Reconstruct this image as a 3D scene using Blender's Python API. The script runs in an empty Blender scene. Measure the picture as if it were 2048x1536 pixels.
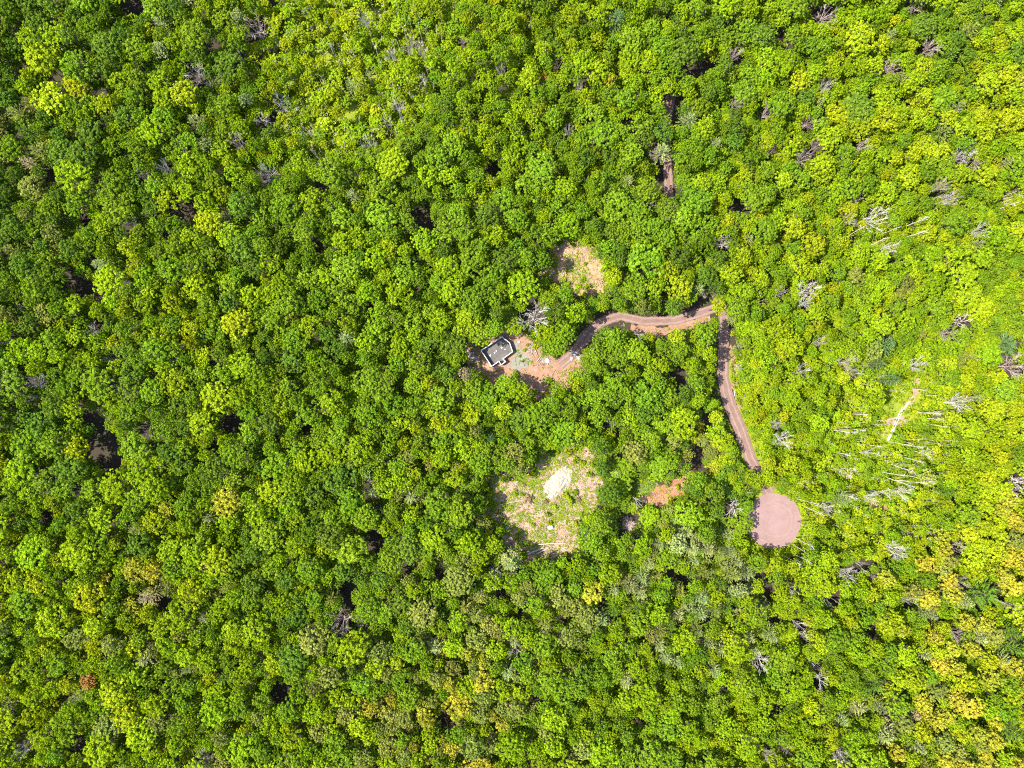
import bpy, bmesh, math, random
import numpy as np
from mathutils import Vector

SEED = 11
R = np.random.default_rng(SEED)
random.seed(SEED)
scene = bpy.context.scene
COL = scene.collection

# ------------------------------------------------------------------ camera, sky, sun, exposure
FPX = 1384.0                       # focal length in photo pixels (2048 px wide): about 73 degrees across
H = FPX / 6.0                      # drone height in metres: 6 photo pixels to the metre on the ground
cd = bpy.data.cameras.new("drone_camera")
cd.sensor_fit = 'HORIZONTAL'
cd.angle = 2 * math.atan(1024.0 / FPX)
cd.clip_start = 1.0
cd.clip_end = 6000.0
cam = bpy.data.objects.new("drone_camera", cd)
cam.location = (0, 0, H)
cam.rotation_euler = (0, 0, 0)     # straight down, photo top = +Y
COL.objects.link(cam)
scene.camera = cam

SUN_EL = math.radians(55.0)
SUN_AZ = math.radians(4.0)         # light travels toward +X, a touch toward +Y
travel = Vector((math.cos(SUN_EL) * math.cos(SUN_AZ), math.cos(SUN_EL) * math.sin(SUN_AZ), -math.sin(SUN_EL)))
world = bpy.data.worlds.new("World")
scene.world = world
world.use_nodes = True
wn = world.node_tree
bg = wn.nodes["Background"]
sky = wn.nodes.new("ShaderNodeTexSky")
sky.sky_type = 'NISHITA'
sky.sun_disc = False
sky.sun_elevation = SUN_EL
sky.sun_rotation = math.atan2(-travel.x, -travel.y)
wn.links.new(sky.outputs[0], bg.inputs[0])
bg.inputs[1].default_value = 0.15
sl = bpy.data.lights.new("sun", 'SUN')
sl.energy = 4.3
sl.angle = math.radians(0.6)
sl.color = (1.0, 0.95, 0.86)
sun = bpy.data.objects.new("sun", sl)
sun.rotation_euler = travel.to_track_quat('-Z', 'Y').to_euler()
sun.location = (-120, 0, 250)
COL.objects.link(sun)
scene.view_settings.view_transform = 'Standard'
scene.view_settings.look = 'None'
scene.view_settings.gamma = 1.0
scene.view_settings.use_curve_mapping = False
scene.view_settings.exposure = 1.72
scene.cycles.max_bounces = 6
scene.cycles.diffuse_bounces = 3
scene.cycles.transmission_bounces = 3
scene.cycles.use_denoising = False
scene.cycles.filter_width = 1.1

# ------------------------------------------------------------------ helpers
def W(px, py, z=0.0):
    """photo pixel -> world point at height z"""
    k = (H - z) / FPX
    return ((px - 1024.0) * k, (768.0 - py) * k, z)

def link_mesh(name, me, mats=(), parent=None, loc=None):
    o = bpy.data.objects.new(name, me)
    COL.objects.link(o)
    for m in mats:
        me.materials.append(m)
    if parent is not None:
        o.parent = parent
    if loc is not None:
        o.location = loc
    return o

def tag(o, label=None, cat=None, group=None, kind=None):
    if label: o["label"] = label
    if cat: o["category"] = cat
    if group: o["group"] = group
    if kind: o["kind"] = kind
    return o

def empty(name, loc, rz=0.0):
    o = bpy.data.objects.new(name, None)
    o.empty_display_size = 0.5
    o.location = loc
    o.rotation_euler = (0, 0, rz)
    COL.objects.link(o)
    return o

def mesh_np(name, verts, faces_flat, fsize, face_attrs=None, mat_idx=None, color=None):
    """verts (n,3); faces all of one size fsize, flat index array"""
    me = bpy.data.meshes.new(name)
    n = len(verts); nl = len(faces_flat); nf = nl // fsize
    me.vertices.add(n); me.loops.add(nl); me.polygons.add(nf)
    me.vertices.foreach_set("co", np.ascontiguousarray(verts, dtype=np.float32).ravel())
    me.loops.foreach_set("vertex_index", np.ascontiguousarray(faces_flat, dtype=np.int32))
    me.polygons.foreach_set("loop_start", np.arange(0, nl, fsize, dtype=np.int32))
    me.polygons.foreach_set("loop_total", np.full(nf, fsize, dtype=np.int32))
    if mat_idx is not None:
        me.polygons.foreach_set("material_index", np.ascontiguousarray(mat_idx, dtype=np.int32))
    me.update(calc_edges=True)
    for k, a in (face_attrs or {}).items():
        at = me.attributes.new(k, 'FLOAT', 'FACE')
        at.data.foreach_set("value", np.ascontiguousarray(a, dtype=np.float32))
    if color is not None:
        at = me.attributes.new("tint", 'FLOAT_COLOR', 'FACE')
        c = np.ones((nf, 4), np.float32); c[:, :3] = color
        at.data.foreach_set("color", c.ravel())
    return me

def unit(v):
    return v / np.maximum(np.linalg.norm(v, axis=-1, keepdims=True), 1e-9)

def leaf_tris(c, n, s, rng):
    """a leaf-sized triangle at every centre c with normal n and size s; (N*3,3)"""
    t = unit(np.cross(n, rng.normal(size=n.shape)))
    b = np.cross(n, t)
    s = np.asarray(s).reshape(-1, 1)
    a = c + t * s * 1.15
    d = c - t * s * 0.55 + b * s * 0.8
    e = c - t * s * 0.55 - b * s * 0.8
    return np.stack([a, d, e], 1).reshape(-1, 3)

def tube(p0, p1, r0, r1, sides=4):
    """open tapered tube as triangles (V,3)"""
    p0 = np.asarray(p0, float); p1 = np.asarray(p1, float)
    d = unit((p1 - p0)[None])[0]
    u = unit(np.cross(d, [0.31, 0.87, 0.39])[None])[0]
    v = np.cross(d, u)
    a = np.arange(sides) * 2 * np.pi / sides
    ring = np.cos(a)[:, None] * u + np.sin(a)[:, None] * v
    A = p0 + ring * r0; B = p1 + ring * r1
    out = []
    for i in range(sides):
        j = (i + 1) % sides
        out += [A[i], A[j], B[j], A[i], B[j], B[i]]
    return np.array(out)

# ------------------------------------------------------------------ materials
def new_mat(name):
    m = bpy.data.materials.new(name)
    m.use_nodes = True
    nt = m.node_tree
    nt.nodes.clear()
    out = nt.nodes.new("ShaderNodeOutputMaterial")
    return m, nt, out

def math_node(nt, op, a, b=None, c=None):
    n = nt.nodes.new("ShaderNodeMath"); n.operation = op
    for i, x in enumerate((a, b, c)):
        if x is None: continue
        if isinstance(x, (int, float)): n.inputs[i].default_value = x
        else: nt.links.new(x, n.inputs[i])
    return n.outputs[0]

def foliage(name, per_object=True, transl=0.25, spread=0.9):
    m, nt, out = new_mat(name)
    L = nt.links.new
    if per_object:
        src = nt.nodes.new("ShaderNodeObjectInfo").outputs["Color"]
    else:
        a = nt.nodes.new("ShaderNodeAttribute"); a.attribute_name = "tint"
        src = a.outputs["Color"]
    v = nt.nodes.new("ShaderNodeAttribute"); v.attribute_name = "leaf"
    gain = math_node(nt, 'MULTIPLY_ADD', v.outputs["Fac"], spread, 1.0 - spread * 0.5)
    sc = nt.nodes.new("ShaderNodeVectorMath"); sc.operation = 'SCALE'
    L(src, sc.inputs[0]); L(gain, sc.inputs["Scale"])
    warm = nt.nodes.new("ShaderNodeMix"); warm.data_type = 'RGBA'; warm.blend_type = 'MULTIPLY'
    mr = nt.nodes.new("ShaderNodeMapRange"); mr.inputs[1].default_value = 0.66; mr.inputs[2].default_value = 1.0
    L(v.outputs["Fac"], mr.inputs[0])
    L(mr.outputs[0], warm.inputs[0])
    L(sc.outputs[0], warm.inputs[6]); warm.inputs[7].default_value = (1.32, 1.06, 0.9, 1)
    dif = nt.nodes.new("ShaderNodeBsdfDiffuse"); L(warm.outputs[2], dif.inputs[0])
    tr = nt.nodes.new("ShaderNodeBsdfTranslucent")
    tc = nt.nodes.new("ShaderNodeMix"); tc.data_type = 'RGBA'; tc.blend_type = 'MULTIPLY'; tc.inputs[0].default_value = 1
    L(warm.outputs[2], tc.inputs[6]); tc.inputs[7].default_value = (1.25, 1.15, 0.5, 1)
    L(tc.outputs[2], tr.inputs[0])
    mx = nt.nodes.new("ShaderNodeMixShader"); mx.inputs[0].default_value = transl
    L(dif.outputs[0], mx.inputs[1]); L(tr.outputs[0], mx.inputs[2])
    L(mx.outputs[0], out.inputs[0])
    return m

def noisy(name, stops, scale, rough=0.9, detail=6, bump=0.3, scale2=None, bump_scale=None):
    """noise-ramped surface in object space (world metres)"""
    m, nt, out = new_mat(name)
    L = nt.links.new
    tc = nt.nodes.new("ShaderNodeTexCoord")
    n1 = nt.nodes.new("ShaderNodeTexNoise"); n1.inputs["Scale"].default_value = scale
    n1.inputs["Detail"].default_value = detail; n1.inputs["Roughness"].default_value = 0.62
    L(tc.outputs["Object"], n1.inputs["Vector"])
    fac = n1.outputs["Fac"]
    if scale2:
        n2 = nt.nodes.new("ShaderNodeTexNoise"); n2.inputs["Scale"].default_value = scale2
        n2.inputs["Detail"].default_value = 5
        L(tc.outputs["Object"], n2.inputs["Vector"])
        fac = math_node(nt, 'ADD', math_node(nt, 'MULTIPLY', fac, 0.55), math_node(nt, 'MULTIPLY', n2.outputs["Fac"], 0.45))
    cr = nt.nodes.new("ShaderNodeValToRGB")
    el = cr.color_ramp.elements
    el[0].position, el[0].color = stops[0][0], (*stops[0][1], 1)
    el[1].position, el[1].color = stops[-1][0], (*stops[-1][1], 1)
    for p, c in stops[1:-1]:
        e = el.new(p); e.color = (*c, 1)
    L(fac, cr.inputs[0])
    b = nt.nodes.new("ShaderNodeBsdfPrincipled")
    b.inputs["Roughness"].default_value = rough
    b.inputs["Specular IOR Level"].default_value = 0.2
    L(cr.outputs[0], b.inputs["Base Color"])
    if bump:
        bp = nt.nodes.new("ShaderNodeBump"); bp.inputs["Strength"].default_value = bump; bp.inputs["Distance"].default_value = 0.15
        n3 = nt.nodes.new("ShaderNodeTexNoise"); n3.inputs["Scale"].default_value = bump_scale or scale * 4
        n3.inputs["Detail"].default_value = 4
        L(tc.outputs["Object"], n3.inputs["Vector"])
        L(n3.outputs["Fac"], bp.inputs["Height"]); L(bp.outputs[0], b.inputs["Normal"])
    L(b.outputs[0], out.inputs[0])
    return m

M_LEAF = foliage("leaf_canopy", True)
M_LEAF_MASS = foliage("leaf_canopy_far", False)
M_NEEDLE = foliage("pine_needles", True, transl=0.15, spread=0.6)
M_GRASS = foliage("ground_cover_leaves", False, transl=0.3, spread=0.8)
M_BARK = noisy("bark", [(0.3, (0.07, 0.055, 0.045)), (0.7, (0.17, 0.14, 0.12))], 3.0)
M_DEADS = [noisy("dead_wood_grey", [(0.3, (0.30, 0.255, 0.225)), (0.7, (0.46, 0.40, 0.36))], 2.0, bump=0),
           noisy("dead_wood_pale", [(0.3, (0.36, 0.31, 0.27)), (0.7, (0.50, 0.45, 0.40))], 2.0, bump=0),
           noisy("dead_wood_brown", [(0.3, (0.27, 0.20, 0.17)), (0.7, (0.42, 0.325, 0.28))], 2.0, bump=0)]
M_BIRCH = noisy("birch_bark", [(0.35, (0.332, 0.282, 0.222)), (0.6, (0.524, 0.463, 0.373))], 1.5, bump=0)
M_FLOOR = noisy("forest_floor", [(0.30, (0.021, 0.015, 0.010)), (0.5, (0.039, 0.028, 0.019)), (0.6, (0.028, 0.035, 0.009)), (0.8, (0.056, 0.042, 0.028))], 0.25, scale2=2.2)
M_MEADOW = noisy("meadow_grass", [(0.3, (0.056, 0.096, 0.010)), (0.45, (0.120, 0.160, 0.012)), (0.6, (0.192, 0.200, 0.016)), (0.75, (0.240, 0.192, 0.072))], 0.16, scale2=1.6)
M_ROAD = noisy("gravel_road", [(0.3, (0.115, 0.070, 0.054)), (0.5, (0.153, 0.096, 0.075)), (0.7, (0.201, 0.129, 0.103))], 0.35, scale2=3.5)
M_CIRCLE = noisy("packed_gravel", [(0.3, (0.157, 0.098, 0.089)), (0.5, (0.196, 0.126, 0.115)), (0.72, (0.238, 0.155, 0.142))], 0.22, scale2=4.0)
M_RUT = noisy("worn_wheel_track", [(0.3, (0.165, 0.105, 0.087)), (0.5, (0.195, 0.130, 0.112)), (0.7, (0.250, 0.170, 0.147))], 0.35, scale2=3.5)
M_SOIL = noisy("orange_soil", [(0.3, (0.146, 0.075, 0.045)), (0.5, (0.224, 0.126, 0.079)), (0.7, (0.292, 0.193, 0.144))], 0.3, scale2=2.5)
M_EARTH = noisy("orange_red_earth", [(0.3, (0.168, 0.069, 0.032)), (0.5, (0.258, 0.116, 0.057)), (0.7, (0.336, 0.178, 0.104))], 0.3, scale2=2.5)
M_LOT = noisy("cleared_soil", [(0.28, (0.123, 0.074, 0.049)), (0.42, (0.234, 0.142, 0.098)), (0.56, (0.313, 0.197, 0.142)), (0.75, (0.381, 0.245, 0.185))], 0.25, scale2=2.6)
M_UPPER = noisy("upper_soil", [(0.28, (0.126, 0.074, 0.036)), (0.42, (0.241, 0.144, 0.071)), (0.56, (0.322, 0.198, 0.104)), (0.75, (0.392, 0.247, 0.136))], 0.25, scale2=2.6)
M_GRAVEL = noisy("grey_gravel", [(0.3, (0.105, 0.096, 0.079)), (0.5, (0.166, 0.153, 0.123)), (0.7, (0.232, 0.213, 0.167))], 0.5, scale2=4.5)
M_LAWN = noisy("grass_patch", [(0.3, (0.045, 0.085, 0.008)), (0.6, (0.09, 0.14, 0.012)), (0.8, (0.18, 0.18, 0.02))], 0.4, scale2=2.2)
M_CONC = noisy("pale_concrete", [(0.3, (0.394, 0.381, 0.362)), (0.7, (0.525, 0.512, 0.492))], 0.8)
M_SLAB = noisy("slab_gravel", [(0.3, (0.061, 0.059, 0.056)), (0.55, (0.096, 0.089, 0.083)), (0.66, (0.130, 0.101, 0.081)), (0.76, (0.187, 0.114, 0.074))], 0.22, scale2=2.0)
M_ROCK = noisy("grey_rock", [(0.3, (0.161, 0.161, 0.161)), (0.7, (0.298, 0.298, 0.291))], 1.6)
M_WHITE = noisy("white_rock", [(0.3, (0.408, 0.394, 0.381)), (0.7, (0.538, 0.525, 0.512))], 1.6)
M_CHIP = noisy("wood_chips", [(0.30, (0.165, 0.106, 0.066)), (0.42, (0.259, 0.209, 0.150)), (0.6, (0.314, 0.275, 0.216)), (0.8, (0.338, 0.314, 0.267))], 0.5, scale2=3.0, bump=0.6)
M_LOG = noisy("weathered_log", [(0.3, (0.249, 0.204, 0.171)), (0.7, (0.408, 0.349, 0.296))], 1.2)
M_STUMP = noisy("dark_stump", [(0.3, (0.06, 0.035, 0.025)), (0.7, (0.15, 0.09, 0.06))], 2.0)
M_TWIG = noisy("fallen_twig", [(0.3, (0.139, 0.094, 0.070)), (0.5, (0.302, 0.233, 0.182)), (0.7, (0.416, 0.347, 0.284))], 0.9, bump=0)

# ------------------------------------------------------------------ openings of the canopy, in photo pixels
YARD = [(938,690),(957,693),(986,681),(1004,665),(1021,681),(1037,682),(1056,677),(1066,690),(1073,706),(1091,719),(1109,726),(1125,709),(1140,693),
        (1145,674),(1169,659),(1178,647),(1191,636),(1213,628),(1223,621),(1266,631),(1320,631),(1363,631),(1390,609),(1408,594),(1425,609),(1442,620),
        (1408,640),(1384,647),(1352,652),(1317,663),(1275,661),(1244,650),(1223,644),(1199,652),(1183,669),(1169,691),(1154,709),(1157,726),(1142,748),
        (1132,766),(1115,763),(1099,764),(1096,785),(1075,792),(1056,770),(1041,756),(1022,742),(1014,745),(996,760),(984,760),(971,748),(957,738),(940,734),(937,712)]
ROAD_OPEN = [(1444,627),(1461,639),(1461,672),(1459,697),(1463,753),(1468,781),(1481,815),(1490,852),(1503,887),(1519,935),(1495,937),(1484,909),(1472,884),
             (1446,818),(1436,792),(1433,747),(1436,693),(1441,646)]
CIRCLE = [(1536,977),(1552,989),(1591,997),(1601,1032),(1597,1056),(1577,1083),(1552,1095),(1523,1095),(1497,1079),(1492,1056),(1493,1030),(1503,1005)]
LOT = [(1109,903),(1151,897),(1182,911),(1190,942),(1199,967),(1207,999),(1190,1013),(1165,1024),(1152,1036),(1145,1060),(1160,1083),(1165,1092),
       (1127,1111),(1096,1116),(1052,1116),(1046,1105),(1010,1102),(1004,1081),(1013,1066),(991,1052),(976,1028),(984,1010),(976,980),(986,950),(1013,957),
       (1043,970),(1059,955),(1074,935),(1075,916)]
UPPER = [(1148,481),(1168,481),(1177,493),(1188,510),(1204,531),(1212,551),(1211,570),(1192,588),(1177,590),(1163,586),(1140,570),(1113,561),(1078,547),
         (1079,536),(1107,529),(1110,499),(1116,487),(1134,475)]
DIRT = [(1262,962),(1296,960),(1337,966),(1372,950),(1384,945),(1368,960),(1361,985),(1329,1012),(1298,1007),(1284,1012),(1281,989),(1262,980)]
HOLLOW = [(1247,1030),(1270,1026),(1276,1036),(1262,1060),(1244,1062)]
TRACK = [(1312,292),(1330,300),(1345,335),(1348,372),(1340,392),(1330,380),(1328,345),(1314,325)]
SWATH = [(1832,752),(1842,775),(1836,812),(1826,845),(1790,852),(1778,890),(1758,905),(1752,885),(1768,850),(1762,815),(1800,785)]
STRIP = [(1700,955),(1712,960),(1770,930),(1780,945),(1735,985),(1705,990)]
BRUSH = [(1676,930),(1710,930),(1714,955),(1690,962),(1672,950)]
SPOT = [(1745,1010),(1790,1020),(1810,1050),(1790,1062),(1750,1035)]
OPENINGS = [YARD, ROAD_OPEN, CIRCLE, LOT, UPPER, DIRT, HOLLOW, TRACK, SWATH, BRUSH]
GAPS = [(207,892,30),(222,925,20),(191,838,16),(468,845,20),(164,573,20),(150,560,14),(560,1384,17),(162,1485,17),(694,1175,15),(892,1437,13),(1005,1189,10),(817,1137,12),
        (1392,140,18),(1415,130,12),(1345,212,14),(1352,240,12),(1560,66,13),(985,332,12),(850,428,12),(855,450,8),(640,492,9),(95,1036,12),(1236,738,7),(1397,906,12),
        (1407,845,14),(1400,930,9),(1237,868,6),(1520,1155,9),(1535,1190,9),(1548,1240,10),(1340,1145,8),(1370,1165,8),(430,890,8),(1036,1231,7),(1280,1440,7),
        (1205,1207,9),(1074,1397,7),(265,12,16),(115,160,12),(420,95,10),(100,345,10),(170,440,12),(375,420,16),(640,370,10),(1555,1415,10),(1745,1265,8),
        (1475,412,14),(1862,395,8),(700,1210,10),(880,1145,9),(745,1080,16),(870,1290,8),(610,860,8),(330,1205,10),(230,1035,8),(1365,745,7),(1362,768,7)]
DEADSPOTS = []

def in_poly(x, y, poly):
    c = False; j = len(poly) - 1
    for i in range(len(poly)):
        xi, yi = poly[i]; xj, yj = poly[j]
        if (yi > y) != (yj > y) and x < (xj - xi) * (y - yi) / (yj - yi) + xi: c = not c
        j = i
    return c

def poly_dist(x, y, poly):
    """0 inside, else distance to the edge"""
    if in_poly(x, y, poly): return 0.0
    best = 1e9
    for i in range(len(poly)):
        x0, y0 = poly[i - 1]; x1, y1 = poly[i]
        dx, dy = x1 - x0, y1 - y0
        t = max(0, min(1, ((x - x0) * dx + (y - y0) * dy) / (dx * dx + dy * dy + 1e-9)))
        best = min(best, math.hypot(x - x0 - t * dx, y - y0 - t * dy))
    return best

BB = [(min(p[0] for p in q) - 60, min(p[1] for p in q) - 60, max(p[0] for p in q) + 60, max(p[1] for p in q) + 60) for q in OPENINGS]
def blocked(x, y, r):
    for q, b in zip(OPENINGS, BB):
        if b[0] < x < b[2] and b[1] < y < b[3] and poly_dist(x, y, q) < r * 1.0: return True
    for gx, gy, gr in GAPS:
        if math.hypot(x - gx, y - gy) < gr + r * 0.72: return True
    return False

# ------------------------------------------------------------------ ground and its sheets
def ragged(poly, amp=2.0, step=5.0, rng=random.Random(3), z=0.0):
    pts = []
    n = len(poly)
    for i in range(n):
        x0, y0 = poly[i]; x1, y1 = poly[(i + 1) % n]
        L = math.hypot(x1 - x0, y1 - y0); k = max(1, int(L / step))
        for t in range(k):
            f = t / k
            nx, ny = -(y1 - y0) / (L + 1e-6), (x1 - x0) / (L + 1e-6)
            a = rng.uniform(-amp, amp)
            pts.append(W(x0 + (x1 - x0) * f + nx * a, y0 + (y1 - y0) * f + ny * a, 0)[:2] + (z,))
    return pts

def grow(poly, d):
    cx = sum(p[0] for p in poly) / len(poly); cy = sum(p[1] for p in poly) / len(poly)
    out = []
    for x, y in poly:
        L = math.hypot(x - cx, y - cy) + 1e-6
        out.append((x + (x - cx) / L * d, y + (y - cy) / L * d))
    return out

def sheet(name, poly, mat, z, amp=2.0, step=5.0):
    bm = bmesh.new()
    vs = [bm.verts.new(p) for p in ragged(poly, amp, step, z=z)]
    f = bm.faces.new(vs)
    f.normal_update()
    if f.normal.z < 0: f.normal_flip()
    bmesh.ops.triangulate(bm, faces=[f])
    me = bpy.data.meshes.new(name); bm.to_mesh(me); bm.free()
    return tag(link_mesh(name, me, [mat]), kind='structure')

gm = bpy.data.meshes.new("forest_floor")
g = 2500.0
gm.from_pydata([(-g, -g, 0), (g, -g, 0), (g, g, 0), (-g, g, 0)], [], [(0, 1, 2, 3)])
tag(link_mesh("forest_floor", gm, [M_FLOOR]), kind='structure')

def strip_poly(cl, w):
    Lp, Rp = [], []
    for i, (x, y) in enumerate(cl):
        x0, y0 = cl[max(0, i - 1)]; x1, y1 = cl[min(len(cl) - 1, i + 1)]
        d = math.hypot(x1 - x0, y1 - y0); nx, ny = -(y1 - y0) / d, (x1 - x0) / d
        ww = w[i] if isinstance(w, (list, tuple)) else w
        Lp.append((x + nx * ww / 2, y + ny * ww / 2)); Rp.append((x - nx * ww / 2, y - ny * ww / 2))
    return Lp + Rp[::-1]

MEADOW_A = [(585,-60),(900,-60),(930,60),(880,180),(830,280),(740,330),(640,330),(560,260),(545,150),(560,50)]
MEADOW_B = [(1640,640),(1760,690),(1850,690),(1960,720),(1990,860),(1900,1000),(1860,1080),(1760,1110),(1640,1100),(1560,1120),(1500,1110),(1470,960),(1475,830),(1455,720),(1470,690),(1560,760)]
MEADOW_C = [(1690,440),(1850,400),(2060,350),(2060,440),(1900,500),(1740,530)]
MEADOW_CORE = [(1690,720),(1800,730),(1900,760),(1930,860),(1890,980),(1830,1070),(1720,1080),(1640,1050),(1610,960),(1640,860)]
sheet("meadow", MEADOW_A, M_MEADOW, 0.03, 8, 16)
sheet("meadow", MEADOW_B, M_MEADOW, 0.03, 8, 16)
sheet("meadow", MEADOW_C, M_MEADOW, 0.03, 8, 16)
sheet("dirt_yard", grow([(930,690),(1004,655),(1060,672),(1110,722),(1150,690),(1165,700),(1160,740),(1135,775),(1100,790),(1070,800),(1040,775),(990,768),(940,740)], 4), M_SOIL, 0.06, 3)
sheet("gravel_pad", [(1020,683),(1037,687),(1046,704),(1060,714),(1065,729),(1054,737),(1034,742),(1014,733),(1029,712),(1028,691)], M_GRAVEL, 0.12, 4, 3)
road_cl = [(1350,150),(1332,250),(1335,340),(1338,400),(1370,480),(1420,560),(1447,620),(1447,690),(1446,755),(1458,805),(1481,860),(1499,915),(1520,955),(1540,985)]
sheet("gravel_road", strip_poly(road_cl, [18,18,18,19,20,21,21,21,23,25,25,24,24,30]), M_ROAD, 0.18, 1.0, 6)
drive_cl = [(1120,730),(1150,705),(1172,672),(1200,645),(1240,632),(1290,643),(1350,641),(1396,628),(1440,612)]
sheet("dirt_driveway", strip_poly(drive_cl, [20,22,23,21,19,18,18,18,18]), M_ROAD, 0.15, 1.2, 6)
sheet("driveway_bank", [(1262,650),(1320,655),(1384,640),(1420,630),(1425,640),(1384,655),(1350,664),(1310,676),(1260,668)], M_SOIL, 0.09, 3, 5)
def off(cl, d):
    o = []
    for i, (x, y) in enumerate(cl):
        x0, y0 = cl[max(0, i - 1)]; x1, y1 = cl[min(len(cl) - 1, i + 1)]
        l = math.hypot(x1 - x0, y1 - y0); o.append((x - (y1 - y0) / l * d, y + (x1 - x0) / l * d))
    return o
for k, d in enumerate((-5.5, 5.5)):
    sheet("wheel_track", strip_poly(off(road_cl, d), 3.6), M_RUT, 0.24, 0.8, 3)
    sheet("wheel_track", strip_poly(off(drive_cl, d), 3.6), M_RUT, 0.24, 0.8, 3)
for rr0, a0, a1 in ((38, -2.4, 1.9), (30, -2.2, 2.4), (45, -0.4, 2.2)):
    arc = [(1547 + math.cos(a) * rr0, 1041 + math.sin(a) * rr0) for a in np.linspace(a0, a1, 26)]
    sheet("wheel_track", strip_poly(arc, 3.2), M_RUT, 0.27, 0.7, 3)
cc = [(1547 + math.cos(a) * 55, 1041 + math.sin(a) * 56) for a in np.linspace(0, 2 * math.pi, 30, endpoint=False)]
sheet("turning_circle", cc, M_CIRCLE, 0.21, 0.9, 5)
sheet("cleared_lot", grow(LOT, 10), M_LOT, 0.06, 4)
sheet("upper_clearing", grow(UPPER, 8), M_UPPER, 0.06, 4)
sheet("dirt_patch", [(1292,985),(1310,973),(1340,966),(1366,950),(1392,936),(1374,962),(1366,990),(1330,1016),(1300,1012)], M_EARTH, 0.09, 3)
sheet("grass_patch", grow([(1255,955),(1300,952),(1312,972),(1294,985),(1262,990)], 6), M_LAWN, 0.06, 3)
sheet("bare_trail", [(1834,752),(1840,758),(1836,785),(1822,815),(1806,828),(1800,822),(1816,800),(1830,775)], M_LOT, 0.09, 2)
sheet("bare_trail", [(1775,838),(1805,832),(1822,848),(1815,856),(1790,852),(1772,850)], M_LOT, 0.10, 2)
sheet("bare_trail", [(1740,1005),(1790,1014),(1830,1040),(1815,1060),(1780,1045),(1745,1030)], M_SOIL, 0.09, 3)
sheet("road_verge", [(1460,690),(1470,700),(1472,760),(1486,812),(1478,820),(1462,770)], M_SOIL, 0.09, 3)

# ------------------------------------------------------------------ crown shapes
def crown_broad(rng, Rc=4.2, top=16.0, depth=6.5, nlob=14, nclump=17, nleaf=12, size=0.25, clump=0.11, ragg=0.12, tall=1.0):
    pts = []
    tries = 0
    while len(pts) < nlob and tries < 400:
        tries += 1
        a = rng.uniform(0, 2 * np.pi); d = Rc * 0.72 * math.sqrt(rng.uniform(0, 1))
        p = np.array([math.cos(a) * d, math.sin(a) * d])
        if all(np.linalg.norm(p - q[0]) > Rc * 0.25 for q in pts):
            pts.append((p, d))
    C, N, V = [], [], []
    for p, d in pts:
        lr = Rc * rng.uniform(0.28, 0.44)
        zc = top - lr * tall - depth * 0.62 * (d / Rc) ** 2 * rng.uniform(0.7, 1.4) - rng.uniform(0, 0.10) * depth
        lv = rng.normal(0, 0.07)
        k = 0
        while k < nclump:
            dr = rng.normal(size=3); dr /= np.linalg.norm(dr)
            if dr[2] < -0.45: continue
            if dr[2] < 0 and rng.uniform() < 0.45: continue
            k += 1
            cc_ = np.array([p[0], p[1], zc]) + dr * np.array([lr, lr, lr * tall]) * rng.uniform(0.74, 1.10 + ragg)
            cr_ = Rc * clump * rng.uniform(0.75, 1.3)
            n = rng.normal(size=(nleaf, 3)); n[:, 2] += 0.55; n += dr * 0.8; n = unit(n)
            cen = cc_ + n * cr_ * rng.uniform(0.75, 1.05, (nleaf, 1))
            C.append(cen); N.append(unit(n + rng.normal(0, 0.28, n.shape)))
            base = 0.5 + lv + rng.normal(0, 0.13)
            V.append(np.clip(base + rng.normal(0, 0.15, nleaf), 0, 1))
    C = np.concatenate(C); N = np.concatenate(N); V = np.concatenate(V)
    T = leaf_tris(C, N, size * rng.uniform(0.7, 1.3, len(C)), rng)
    return T, V

def trunk_tris(rng, top, Rc, limbs=5, r0=0.24):
    parts = [tube((0, 0, 0), (rng.uniform(-.2, .2), rng.uniform(-.2, .2), top * 0.55), r0, r0 * 0.6, 6)]
    for i in range(limbs):
        a = 2 * math.pi * i / limbs + rng.uniform(-.4, .4)
        z0 = top * rng.uniform(0.42, 0.55)
        parts.append(tube((0, 0, z0), (math.cos(a) * Rc * 0.55, math.sin(a) * Rc * 0.55, top * 0.80), r0 * 0.45, 0.05, 4))
    parts.append(tube((0, 0, top * 0.55), (0.1, 0, top * 0.85), r0 * 0.6, 0.06, 5))
    return np.concatenate(parts)

def crown_pine(rng, Rc=3.2, top=17.0, whorls=11, size=1.0):
    T, V = [], []
    for w in range(whorls):
        t = w / (whorls - 1)
        z = top * (0.42 + 0.58 * t)
        Lw = Rc * (1 - t) ** 0.75 + 0.35
        nb = 7 if t < 0.8 else 5
        ph = rng.uniform(0, 6.28)
        for b in range(nb):
            a = ph + 2 * np.pi * b / nb + rng.uniform(-.25, .25)
            L = Lw * rng.uniform(0.75, 1.15)
            d = np.array([math.cos(a), math.sin(a), 0.28 + 0.5 * t + rng.uniform(-.1, .1)])
            side = np.array([-math.sin(a), math.cos(a), 0.05])
            k = max(5, int(16 * L / Rc * size))
            base = np.clip(0.45 + rng.normal(0, 0.14), 0, 1)
            for j in range(k):
                f = (0.25 + 0.75 * (j + rng.uniform(0, 1)) / k)
                c = np.array([0, 0, z]) + d * L * f
                sgn = rng.choice([-1, 1])
                sp = unit((d * 0.9 + side * sgn * rng.uniform(0.2, 1.1) + np.array([0, 0, rng.uniform(0.0, 0.5)]))[None])[0]
                ln = rng.uniform(0.45, 0.8) * (1.05 - 0.3 * f)
                wv = unit(np.cross(sp, rng.normal(size=3))[None])[0] * rng.uniform(0.09, 0.15)
                T += [c + sp * ln, c - sp * 0.1 + wv, c - sp * 0.1 - wv]
                V.append(np.clip(base + 0.25 * (f - 0.5) + rng.normal(0, 0.12), 0, 1))
    return np.array(T), np.array(V)

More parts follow.
